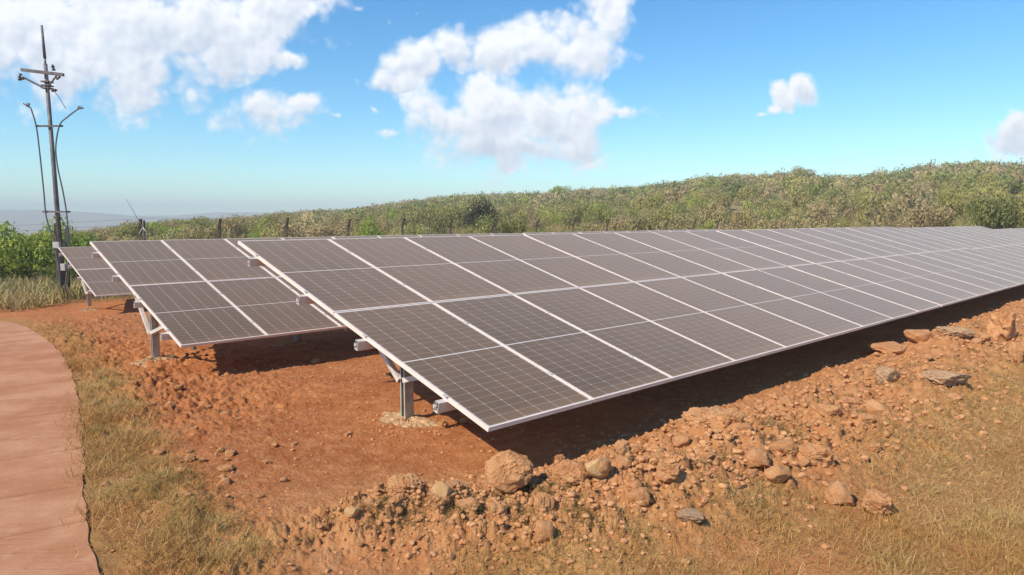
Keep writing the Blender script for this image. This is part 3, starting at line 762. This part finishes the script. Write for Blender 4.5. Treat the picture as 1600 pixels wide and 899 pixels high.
rock('pale_stone', RPp, .65, 5.09, .21, .12, 'pale flat topped stone perched on the berm in the table shade', rz=1.2, tilt=.2)
rock('rock', RP[1], .81, 5.36, .13, .11, 'small round stone just behind the pale flat topped stone')
rock('boulder', RP[5], 2.33, 5.14, .30, .18, 'broad rounded boulder at the grass edge right of the berm middle', tilt=.1)
rock('rock', RP[2], 2.23, 4.50, .21, .17, 'left one of two rounded rocks lying out in the dry grass', tilt=.2)
rock('rock', RP[7], 2.39, 4.34, .22, .18, 'right one of two rounded rocks lying out in the dry grass, darker underneath', tilt=-.1)
rock('rock', RP[4], .19, 3.95, .13, .14, 'upright wedge shaped rock near the bottom of the photo, half in grass', tilt=.35)
rock('rock', RP[6], .83, 4.37, .16, .12, 'leaning rock on the near slope of the berm above the grass')
rock('soil_clod', RPc[0], .43, 4.80, .26, .17, 'dark crumbly soil lump right beside the big boulder', group=None)
rock('soil_clod', RPc[1], 1.89, 6.28, .5, .20, 'long sunlit soil heap breaking the edge of the table shadow', cat='soil clod')
rock('grey_clod', RPg, 4.32, 7.83, .23, .24, 'upright grey brown clod bound by dry roots on the berm', cat='soil clod')
rock('grey_clod', RPg, 5.02, 7.83, .47, .17, 'wide flat grey brown root bound clod at the grass edge, right side', rz=.4, cat='soil clod')
rock('grey_clod', RPg, 6.81, 10.46, .48, .16, 'far dark grey root bound clod on the berm near the right edge', rz=1.5, cat='soil clod')
rock('slab', RPf, 6.44, 10.74, .40, .19, 'blocky pale slab at the top of the berm by the far shadow edge')
rock('slab', RPf, 5.51, 9.86, .60, .13, 'long low slab lying along the shadow edge on the far berm', rz=.5)
rock('boulder', RP[3], 7.86, 10.91, .42, .50, 'tall orange boulder cut by the right edge of the photo')
rock('rock', RP[5], 6.80, 9.19, .24, .30, 'rock in front of the tall orange boulder at the right edge')
rock('rock', RP[7], 3.34, 6.34, .19, .12, 'rock at the grass edge below the bunch of rubble right of the middle')
rock('rock', RP[2], 1.88, 5.09, .21, .14, 'rounded rock with a dark hollow beneath, left of the broad boulder')
rock('rock', RP[6], 2.22, 5.47, .20, .12, 'rock just behind the broad rounded boulder')
rock('soil_clod', RPc[2], -.75, 4.65, .30, .14, 'low crumbly clod at the left end of the berm, left of the pale upright stone', cat='soil clod')
rock('rock', RPp, -1.04, 4.34, .10, .07, 'small pale stone at the far left tip of the berm')
rock('rock', RP[1], -.93, 4.36, .08, .07, 'second small stone from the left tip of the berm')
rock('rock', RP[2], -2.62, 9.15, .17, .09, 'lone stone on red earth below the second row, beside the shade')
rock('rock', RP[6], -2.2, 5.15, .14, .05, 'lone flat stone on the bare red earth left of centre')
rock('grey_clod', RPg, 1.10, 4.10, .17, .06, 'small greyish flat stone lying in the near grass at centre right')
rock('rock', RP[0], 1.97, 4.96, .18, .12, 'rock at the berm foot, left in front of the broad boulder')
rock('rock', RP[4], 1.94, 5.71, .21, .12, 'rock on the crest of the berm behind the rounded ones')
rock('rock', RP[7], 3.43, 6.89, .25, .15, 'bigger angular rock in the bunch of rubble right of the middle')
rock('rock', RP[5], 3.13, 6.66, .21, .12, 'second angular rock in the bunch of rubble right of the middle')
rock('rock', RP[3], 1.23, 5.18, .19, .12, 'rock midway along the berm, right of the pale flat topped stone')
rock('rock', RP[1], -.29, 4.42, .16, .10, 'rock in front of the gap between the pale stone and big boulder')
# many middling lumps along the berm
nb = 0
while nb < 170:
    p = random.random()**.8*.86; n_ = (len(BERM)-1)*p; i = int(n_); q = n_-i
    ax, ay = BERM[i]; bx, by = BERM[i+1]; x = ax+(bx-ax)*q; y = ay+(by-ay)*q
    sp = .22+.4*min(1, p*1.6); x += random.gauss(0, sp)*.7+.05; y += random.gauss(0, sp)*.7-.03
    if y > 17 or x < -1.3: continue
    s_ = random.choice([.04, .05, .05, .06, .07, .08, .10, .13])*(1+.9*p)
    k = nb % 9
    o = rock('soil_lump', RP[k] if nb % 3 else RPc[(nb//3) % 3], x, y, s_, s_*random.uniform(.5, .8), ['reddish soil lump among many at the near end of the rubble berm', 'tan soil lump among many on the middle stretch of the rubble berm', 'soil lump among many on the far right stretch of the rubble berm'][0 if p < .35 else 1 if p < .6 else 2], rz=random.uniform(0, 6), tilt=random.uniform(-.4, .4), group='loose soil lumps on the berm', sink=.32, cat='soil lump'); nb += 1
for k in range(120):
    if k < 104: x, y = random.uniform(-9.5, -1.8), 0; y = 4.9-(x+2.2)*1.15+random.gauss(0, .8)
    else: x, y = random.uniform(-3, 0), random.uniform(5, 8)
    if road_mask(np.array([x]), np.array([y]))[0][0]: continue
    s_ = random.choice([.03, .04, .04, .05, .06, .08])*(1+.05*y)
    rock('soil_lump', RP[k % 9], x, y, s_, s_*.55, 'brown clod scattered on the bare earth beside the path', rz=random.uniform(0, 6), group='clods scattered beside the path', sink=.2, cat='soil clod')
# gravel and crumbs: one uncountable mass
def scatter_mesh(name, protoV, protoF, X, Y, Sx, Sz, mat_, lift=.2, tint=None):
    n = len(X); nv = len(protoV[0]); a = rng.uniform(0, 6.28, n); ca, sa = np.cos(a), np.sin(a); Z = gz(X, Y)
    pid = rng.randint(0, len(protoV), n); Vs = []; Fs = []
    for k in range(len(protoV)):
        id_ = np.where(pid == k)[0]
        if not len(id_): continue
        pv = protoV[k]
        vx = pv[None, :, 0]*Sx[id_, None]; vy = pv[None, :, 1]*Sx[id_, None]*.85; vz = pv[None, :, 2]*Sz[id_, None]
        x = vx*ca[id_, None]-vy*sa[id_, None]+X[id_, None]; y = vx*sa[id_, None]+vy*ca[id_, None]+Y[id_, None]; z = vz+Z[id_, None]+Sz[id_, None]*lift
        Vs.append(np.stack([x, y, z], -1).reshape(-1, 3)); Fs.append(protoF[k][None]+(np.arange(len(id_))*len(pv))[:, None, None])
    off = 0; FF = []
    for v_, f_ in zip(Vs, Fs): FF.append(f_.reshape(-1, 3)+off); off += len(v_)
    me = mesh_np(name, np.vstack(Vs), np.vstack(FF), False); return link(name, me, mat_)
PV = []; PF = []
for k in range(4): v_, f_ = rockmesh(200+k, 2, 7, .07); PV.append(v_); PF.append(f_)
n = 9000
seg = rng.uniform(.6, 8.6, n); ii = seg.astype(int); qq = seg-ii; Bm = np.array(BERM)
X = Bm[ii, 0]*(1-qq)+Bm[ii+1, 0]*qq; Y = Bm[ii, 1]*(1-qq)+Bm[ii+1, 1]*qq; sp = .19+.045*seg
X = X+rng.normal(size=n)*sp*1.1; Y = Y+rng.normal(size=n)*sp*1.1
n2_ = 16000; hh = rng.uniform(-1.5, 16, n2_); ssx = rng.uniform(-5, 8, n2_)
X2 = C1[0]+HX[0]*hh+EX[0]*ssx; Y2 = C1[1]+HX[1]*hh+EX[1]*ssx
keep = ~road_mask(X2, Y2)[0] & (rng.rand(n2_) < .35+.65*sstep(fbm(X2, Y2, .6, 3, seed=90), -.1, .5)); X2, Y2 = X2[keep], Y2[keep]
X3, Y3 = [], []
for (fx_, fy_) in ((-1.03, 6.75), (-5.6, 10.6), (-3.6, 12.3)):
    a_ = rng.uniform(0, 6.28, 260); d_ = .34+.16*rng.normal(size=260); X3.append(fx_+np.cos(a_)*d_); Y3.append(fy_+np.sin(a_)*d_*.85)
X2 = np.r_[X2, np.concatenate(X3)]; Y2 = np.r_[Y2, np.concatenate(Y3)]
X = np.r_[X, X2]; Y = np.r_[Y, Y2]; sz = np.r_[(.010+.040*rng.rand(n)**3)*(.8+.12*seg), .007+.034*rng.rand(len(X2))**4]
scatter_mesh('gravel', PV, PF, X, Y, sz, sz*.65, M['rubble']); tag(bpy.data.objects['gravel'], 'crumbs of red soil and gravel strewn over the berm and bare earth', 'gravel', kind='stuff')

# ---------------------------------------------------------------- grass
def blades(name, X, Y, H, Wd, lean, cols, label, cat='grass'):
    n = len(X); Z = gz(X, Y)-.004; a = rng.uniform(0, 6.28, n); ln = lean*rng.uniform(.4, 1.5, n); b = rng.uniform(0, 6.28, n)
    dx, dy_ = np.cos(a)*ln*H, np.sin(a)*ln*H; wx, wy = np.cos(b)*Wd/2, np.sin(b)*Wd/2
    hz = H*np.clip(1.2-ln*.55, .15, 1)
    V = np.empty((n, 5, 3)); V[:, 0] = np.stack([X-wx, Y-wy, Z], 1); V[:, 1] = np.stack([X+wx, Y+wy, Z], 1)
    V[:, 2] = np.stack([X+dx*.45+wx*.8, Y+dy_*.45+wy*.8, Z+hz*.62], 1); V[:, 3] = np.stack([X+dx*.45-wx*.8, Y+dy_*.45-wy*.8, Z+hz*.62], 1)
    V[:, 4] = np.stack([X+dx, Y+dy_, Z+hz], 1)
    i = np.arange(n)[:, None]*5
    F = np.concatenate([i+[0, 1, 2], i+[0, 2, 3], i+[3, 2, 4]]); me = mesh_np(name, V.reshape(-1, 3), F, False)
    colattr(me, 'tint', np.repeat(cols, 5, 0)); o = link(name, me, M['grass']); tag(o, label, cat, kind='stuff'); return o
def pal(n, pals, X, Y, sc=1.3, seed=5):
    pals = np.array(pals); t_ = np.clip(.5+.5*fbm(X, Y, sc, 3, seed=seed)+rng.normal(size=n)*.22, 0, .999)*(len(pals)-1); i = t_.astype(int); f_ = (t_-i)[:, None]
    return (pals[i]*(1-f_)+pals[np.minimum(i+1, len(pals)-1)]*f_)*rng.uniform(.75, 1.2, (n, 1))
def area(n, x0, x1, y0, y1, fn, rmin=2.2, falloff=1.3):
    # more blades near the viewer's side, as closer ones show singly
    X = rng.uniform(x0, x1, n); Y = rng.uniform(y0, y1, n); r = np.hypot(X, Y)
    k = rng.rand(n) < fn(X, Y)*np.minimum(1, (4.5/np.maximum(r, 1))**falloff)
    k &= r > rmin; return X[k], Y[k]
X, Y = area(1300000, -1.6, 13, 2.6, 15, lambda x, y: grass_m(x, y)[0]*(.35+.65*sstep(fbm(x, y, 2.6, 3, seed=95), -.5, .3))*(1-.75*np.exp(-(pdist(x, y, BERM)[0]/.4)**2)), falloff=1.0)
H = (.018+.045*rng.rand(len(X))**2)*(1+.25*fbm(X, Y, .9, 2, seed=6)); 
blades('dry_grass', X, Y, H*1.3, .0022+.0012*rng.rand(len(X))+.0002*Y, 1.25, pal(len(X), [(.36,.18,.055), (.49,.285,.09), (.63,.38,.145), (.73,.48,.22), (.56,.28,.095)], X, Y), 'matted dry yellow grass covering the ground in front of the rubble berm')
def bot(x, y): return grass_m(x, y)[0]*(1-sstep(np.hypot(x, y), 4.6, 5.6))*sstep(fbm(x, y, 1.0, 3, seed=97), -.15, .25)
X, Y = area(90000, -.9, 5, 2.6, 5.5, bot)
blades('green_grass', X, Y, .03+.06*rng.rand(len(X)), .003+.001*rng.rand(len(X)), .7, pal(len(X), [(.40,.25,.065), (.50,.31,.085), (.60,.37,.12)], X, Y), 'greener short grass tufts growing along the bottom of the photo')
X, Y = area(800000, -11, -.8, 2.8, 18, lambda x, y: grass_m(x, y)[1]*(.03+.97*sstep(fbm(x, y, 2.6, 3, seed=96), -.15, .45)), falloff=1.0)
hv = (.04+.08*rng.rand(len(X))**1.4)*(1+.9*sstep(fbm(X, Y, 2.2, 3, seed=98), -.1, .5))
blades('verge_grass', X, Y, hv, .0028+.0014*rng.rand(len(X))+.0003*Y, 1.0, pal(len(X), [(.34,.165,.05), (.50,.285,.09), (.65,.40,.145), (.52,.25,.085), (.72,.47,.20)], X, Y, 2), 'dry tufted grass growing along the edge of the concrete path')
X, Y = area(300000, -30, -8, 13, 40, lambda x, y: grass_m(x, y)[2], falloff=.35)
blades('meadow_grass', X, Y, .06+.14*rng.rand(len(X)), .010+.008*rng.rand(len(X)), .6, pal(len(X), [(.25,.24,.07), (.38,.30,.12), (.44,.33,.15), (.30,.19,.09)], X, Y, .35), 'tall yellowing grass on the slope beyond the path at the far left')
tx, ty = [], []
for k in range(150):
    if k < 100: x = random.uniform(-6, -1.3); y = 5.2-(x+2.6)*1.35+random.gauss(-.35, .45)
    else: x = random.uniform(0, 9); y = 3.2+x*.62+random.uniform(-1.2, 1.0)
    m1, m2_ = grass_m(np.array([x]), np.array([y]))[:2]
    if max(m1[0], m2_[0]) < .35: continue
    m2 = 200; tx.append(x+rng.normal(size=m2)*.09); ty.append(y+rng.normal(size=m2)*.09)
X = np.concatenate(tx); Y = np.concatenate(ty); kk = ~road_mask(X, Y)[0]; X, Y = X[kk], Y[kk]
blades('grass_tufts', X, Y, .04+.07*rng.rand(len(X)), .0028+.0015*rng.rand(len(X)), 1.0, pal(len(X), [(.40,.25,.08), (.54,.37,.13), (.68,.49,.21)], X, Y, 2), 'straw coloured tufts standing out of the short dry grass')
# small weeds on the berm
wx_, wy_ = [], []
for k in range(60):
    p = random.random()*.8; n_ = (len(BERM)-1)*p; i = int(n_); q = n_-i; x = BERM[i][0]*(1-q)+BERM[i+1][0]*q+random.gauss(0, .28); y = BERM[i][1]*(1-q)+BERM[i+1][1]*q-random.random()*.35
    m2 = 130; wx_.append(x+rng.normal(size=m2)*.06); wy_.append(y+rng.normal(size=m2)*.06)
X = np.concatenate(wx_); Y = np.concatenate(wy_)
blades('weeds', X, Y, .03+.05*rng.rand(len(X)), .003+.0*X, .9, pal(len(X), [(.14,.14,.04), (.25,.20,.07), (.36,.26,.11)], X, Y), 'small dry weeds sprouting between the soil lumps of the berm', 'weeds')

# ---------------------------------------------------------------- trees
def crown(seed, nleaf, leaf, nb=9, flat=.62):
    rr_ = np.random.RandomState(seed); V = []
    cen = []; rad = []
    for k in range(nb):
        a = rr_.uniform(0, 6.28); d = rr_.uniform(0, .62)**.8; cen.append((math.cos(a)*d, math.sin(a)*d, rr_.uniform(.30, .95)*(1-.35*d)*flat*1.25)); rad.append(rr_.uniform(.22, .42))
    cen = np.array(cen); rad = np.array(rad); pk = rr_.choice(nb, nleaf, p=rad**2/np.sum(rad**2))
    dr = rr_.normal(size=(nleaf, 3)); dr /= np.linalg.norm(dr, axis=1, keepdims=True)
    rr2 = rad[pk]*(1-.45*rr_.rand(nleaf)**1.8)*(1+.12*rr_.normal(size=nleaf)); P_ = cen[pk]+dr*rr2[:, None]*np.array([1, 1, .8])
    nrm = dr+.5*rr_.normal(size=(nleaf, 3)); nrm /= np.linalg.norm(nrm, axis=1, keepdims=True)
    t1 = np.cross(nrm, rr_.normal(size=(nleaf, 3))); t1 /= np.linalg.norm(t1, axis=1, keepdims=True); t2 = np.cross(nrm, t1)
    s_ = leaf*(.6+.8*rr_.rand(nleaf))[:, None]
    Q = np.stack([P_-t1*s_, P_-t2*s_*.6, P_+t1*s_, P_+t2*s_*.6], 1)
    F = np.arange(nleaf*4).reshape(-1, 4); return Q.reshape(-1, 3), F
def trunkmesh(seed, H=1., spread=.5):
    rr_ = np.random.RandomState(seed); mb = MB()
    mb.tube([(0,0,-.15), (rr_.uniform(-.03,.03), 0, .18), (rr_.uniform(-.05,.05), rr_.uniform(-.05,.05), .38)], .045, 6, .03)
    for k in range(6):
        a = k*1.05+rr_.uniform(-.3, .3); d = spread*rr_.uniform(.5, 1)
        mb.tube([(0, 0, .14+.03*k), (math.cos(a)*d*.5, math.sin(a)*d*.5, .36+.03*k), (math.cos(a)*d, math.sin(a)*d, .62+rr_.uniform(-.1, .15))], .022, 5, .006)
    return mb
PR = []
for k in range(8):
    V, F = crown(300+k, 3600, .034, 9+k % 5, .55+.06*(k % 3)); cme = mesh_np('crown', V, F, False)
    sp_ = crown(340+k, 420, .045, 7, .6)
    tm = trunkmesh(400+k); to = tm.build('trunk', M['bark']); tme = to.data; bpy.data.objects.remove(to); PR.append((cme, tme))
for k in range(3):                                        # sparse, nearly leafless ones
    V, F = crown(360+k, 1300, .022, 11, .62); cme = mesh_np('crown', V, F, False); tm = trunkmesh(430+k, spread=.65); to = tm.build('trunk', M['bark']); tme = to.data; bpy.data.objects.remove(to); PR.append((cme, tme))
def hmax(x, y, z):
    e = np.interp(np.degrees(np.arctan2(x, y)), TH, EL)
    return np.maximum(.9, 2.35+e*np.hypot(x, y)-z)
def tree(name, k, x, y, w, h, label, group=None, leaf='leaf', rz=None, cat='tree'):
    r_ = empty(name, (x, y, gz1(x, y)), random.uniform(0, 6.28) if rz is None else rz); tag(r_, label, cat, group)
    cm = SHARED.get(('c', k, leaf))
    if cm is None:
        cm = PR[k][0].copy(); cm.materials.append(M[leaf]); SHARED[('c', k, leaf)] = cm
    c_ = link('crown', cm, None, r_); t_ = link('trunk', PR[k][1], None, r_); c_.scale = t_.scale = (w/1.7, w/1.7, h/.95); return r_
def dirxy(px, r): # bearing from slope x/y
    s_ = px/math.hypot(px, 1); return r*s_, r/math.hypot(px, 1)
# distinct ones (x = slope of bearing)
x, y = dirxy(-.043, 62); tree('dark_bush', 1, x, y, 3.3, 2.9+1.2, 'dark rounded bush standing out behind the fence left of centre', leaf='leafdark', cat='bush')
x, y = dirxy(-.203, 48); tree('green_shrub', 2, x, y, 2.9, 2.7, 'bright green rounded shrub behind the fence, left of the dark bush', leaf='leafgreen', cat='bush')
x, y = dirxy(.065, 215); tree('round_tree', 3, x, y, 8.5, 5.6, 'round dark green tree on the skyline near the centre', leaf='leafgreen')
x, y = dirxy(.405, 205); tree('skyline_tree', 4, x, y, 9, 5.0, 'tall grey green tree making the bump on the skyline right of centre')
x, y = dirxy(.281, 55); tree('green_shrub', 5, x, y, 1.8, 2.4, 'small dark green shrub peeping above the panels right of centre', leaf='leafgreen', cat='bush')
x, y = dirxy(.70, 60); tree('dark_tree', 6, x, y, 4.4, 3.9, 'dark green tree at the far right edge beyond the panels', leaf='leafolive')
x, y = dirxy(.357, 60); tree('bare_tree', 8, x, y, 4.0, 4.0, 'bare pale branched tree above the panels right of centre')
# big bush by the pole (several clumps)
for i, (x, y, w, h) in enumerate(((-20.8, 29.5, 4.2, 3.0), (-22.6, 29.2, 3.4, 2.5), (-18.6, 29.8, 3.2, 2.7))):
    tree('leafy_bush', i, x, y, w, h, ['big leafy bright green bush, tallest of the clump left of the power pole', 'leafy green bush at the left edge of the photo by the power pole', 'leafy green bush right behind the power pole'][i], leaf='leafgreen', group='green bushes behind the power pole', cat='bush')
placed = []
def spot_ok(x, y, d):
    for a, b in placed:
        if (a-x)**2+(b-y)**2 < d*d: return False
    return True
LB = ['olive green scrub tree beyond the fence', 'brownish half dry scrub tree beyond the fence', 'thin nearly leafless scrub tree beyond the fence']
def fence_side(x, y): # >0 beyond the fence
    return (x-f0.x)*(-fd.y)+(y-f0.y)*fd.x
nt_ = 0; tries = 0
while nt_ < 280 and tries < 20000:
    tries += 1
    th = R(random.uniform(-34, 41)); r = 36+(random.random()**.7)*84; x, y = r*math.sin(th), r*math.cos(th)
    if not (fence_side(x, y)/3 > 3.0 or (x > 16 and r > 52)) or not spot_ok(x, y, 2.6): continue
    if x < -14 and r < 45: continue
    placed.append((x, y)); k = random.randrange(11); w = random.uniform(2.6, 4.6)*(.8 if r < 55 else 1); h = w*random.uniform(.62, .95)
    kind = 2 if k >= 8 else (k % 2); h *= .85 if r < 60 else 1
    h = min(h, float(hmax(x, y, gz1(x, y))))
    lf = 'leafgreen' if kind == 0 and random.random() < .12 else 'leaf'
    tree('scrub_tree', k, x, y, w, h, LB[kind]+(', left of the dark bush' if x/y < -.08 else ', near the centre' if x/y < .3 else ', towards the right edge'), 'scrub trees beyond the fence', leaf=lf); nt_ += 1
# the rest of the wood as one mass
def woodland(N):
    protos = [crown(500+k, 420, .066, 8+k % 4, .6) for k in range(7)]+[crown(520+k, 1100, .042, 8+k % 3, .6) for k in range(7)]
    Vs = []; Cs = []; th = np.radians(rng.uniform(-44, 52, N*4)); r = 45+np.sqrt(rng.rand(N*4))*400
    X = r*np.sin(th); Y = r*np.cos(th); td = np.degrees(th)
    Rr = np.interp(td, [-60,-36,-22,-10,2,16,36,60], [260,300,430,420,300,235,225,220])
    ok = (r < Rr+12) & ((((X-f0.x)*(-fd.y)+(Y-f0.y)*fd.x)/3 > 8) | ((X > 16) & (r > 54)))
    pr_ = np.array(placed)
    X, Y, r = X[ok], Y[ok], r[ok]
    near = r < 125; kp = np.ones(len(X), bool)
    for i in np.where(near)[0]:
        if np.min((pr_[:, 0]-X[i])**2+(pr_[:, 1]-Y[i])**2) < 2.2**2: kp[i] = False
    X, Y, r = X[kp][:N], Y[kp][:N], r[kp][:N]; n = len(X); Z = gz(X, Y)
    pals = np.array([(.29,.30,.09), (.42,.38,.12), (.46,.35,.18), (.24,.27,.08), (.50,.40,.21), (.40,.40,.11), (.46,.38,.15)])
    pid = rng.randint(0, 7, n)+7*(r < 105); w = (2.2+4.6*rng.rand(n)**1.5)/1.7; h = w*1.7*rng.uniform(.55, .9, n)/.95; a = rng.uniform(0, 6.28, n)
    h = np.minimum(h, hmax(X, Y, Z)/.95)
    ci = np.clip((.5+.45*fbm(X, Y, .02, 3, seed=12)+rng.normal(size=n)*.25), 0, .999)*7
    tint = pals[ci.astype(int)]*rng.uniform(.8, 1.2, (n, 1))
    for k in range(14):
        id_ = np.where(pid == k)[0]; pv = protos[k][0]; c, s_ = np.cos(a[id_])[:, None], np.sin(a[id_])[:, None]; ww = w[id_, None]
        x = (pv[None, :, 0]*c-pv[None, :, 1]*s_)*ww+X[id_, None]; y = (pv[None, :, 0]*s_+pv[None, :, 1]*c)*ww+Y[id_, None]; z = pv[None, :, 2]*h[id_, None]+Z[id_, None]-.1*h[id_, None]
        Vs.append(np.stack([x, y, z], -1).reshape(-1, 3)); Cs.append(np.repeat(tint[id_], len(pv), 0))
    V = np.vstack(Vs); me = mesh_np('woodland', V, np.arange(len(V)).reshape(-1, 4), False); colattr(me, 'tint', np.vstack(Cs))
    o = link('woodland', me, M['leafattr']); tag(o, 'mass of dry olive and brown scrub wood covering the whole hillside', 'woodland', kind='stuff')
woodland(4800)
# low undergrowth between fence and wood
def under():
    n = 110000; th = np.radians(rng.uniform(-40, 44, n)); r = 26+rng.rand(n)*60; X = r*np.sin(th); Y = r*np.cos(th)
    s_ = ((X-f0.x)*(-fd.y)+(Y-f0.y)*fd.x)/3; k = (s_ > -1.0) | (X < -15) | ((X > 14) & (r > 50)); X, Y = X[k], Y[k]
    hu = np.minimum(.35+.75*rng.rand(len(X))**1.5, np.where(X < -13, .6, 9))
    blades('undergrowth', X, Y, hu, .035+.03*rng.rand(len(X)), .6, pal(len(X), [(.30,.30,.09), (.44,.38,.15), (.58,.45,.21), (.50,.33,.16), (.38,.39,.12)], X, Y, .12), 'tall dry grass and low brush between the fence and the scrub trees', 'undergrowth')
under()
# small hut on the skyline
x, y = dirxy(-.072, 395); hg = gz1(x, y)
hr = empty('hut', (x, y, hg)); tag(hr, 'tiny pale hut on the hill crest left of centre', 'hut')
mb = MB(); mb.box((0, 0, 2.4), (5, 4, 4.8)); mb.build('wall', M['building'], hr)
mb = MB(); mb.prism([(-2.4, -.6), (2.4, -.6), (0, .6)], (-3, 0, 5.35), (3, 0, 5.35)); mb.build('roof', M['footing'], hr)

# ---------------------------------------------------------------- haze
me = bpy.data.meshes.new('haze'); q = 2850; zb, zt = -47, 60
me.from_pydata([(-q,-q,zb),(q,-q,zb),(q,q,zb),(-q,q,zb),(-q,-q,zt),(q,-q,zt),(q,q,zt),(-q,q,zt)], [], [(3,2,1,0),(4,5,6,7),(0,1,5,4),(1,2,6,5),(2,3,7,6),(3,0,4,7)])
hm = bpy.data.materials.new('haze_air'); hm.use_nodes = True; hm.node_tree.nodes.remove(hm.node_tree.nodes['Principled BSDF'])
pv = hm.node_tree.nodes.new('ShaderNodeVolumePrincipled'); pv.inputs['Color'].default_value = (.93, .99, 1.0, 1); pv.inputs['Density'].default_value = .00072; pv.inputs['Anisotropy'].default_value = -.1
hm.node_tree.links.new(pv.outputs[0], hm.node_tree.nodes['Material Output'].inputs['Volume'])
hz = link('haze', me, hm); tag(hz, 'thin pale haze in the air over the valley', 'haze', kind='stuff')
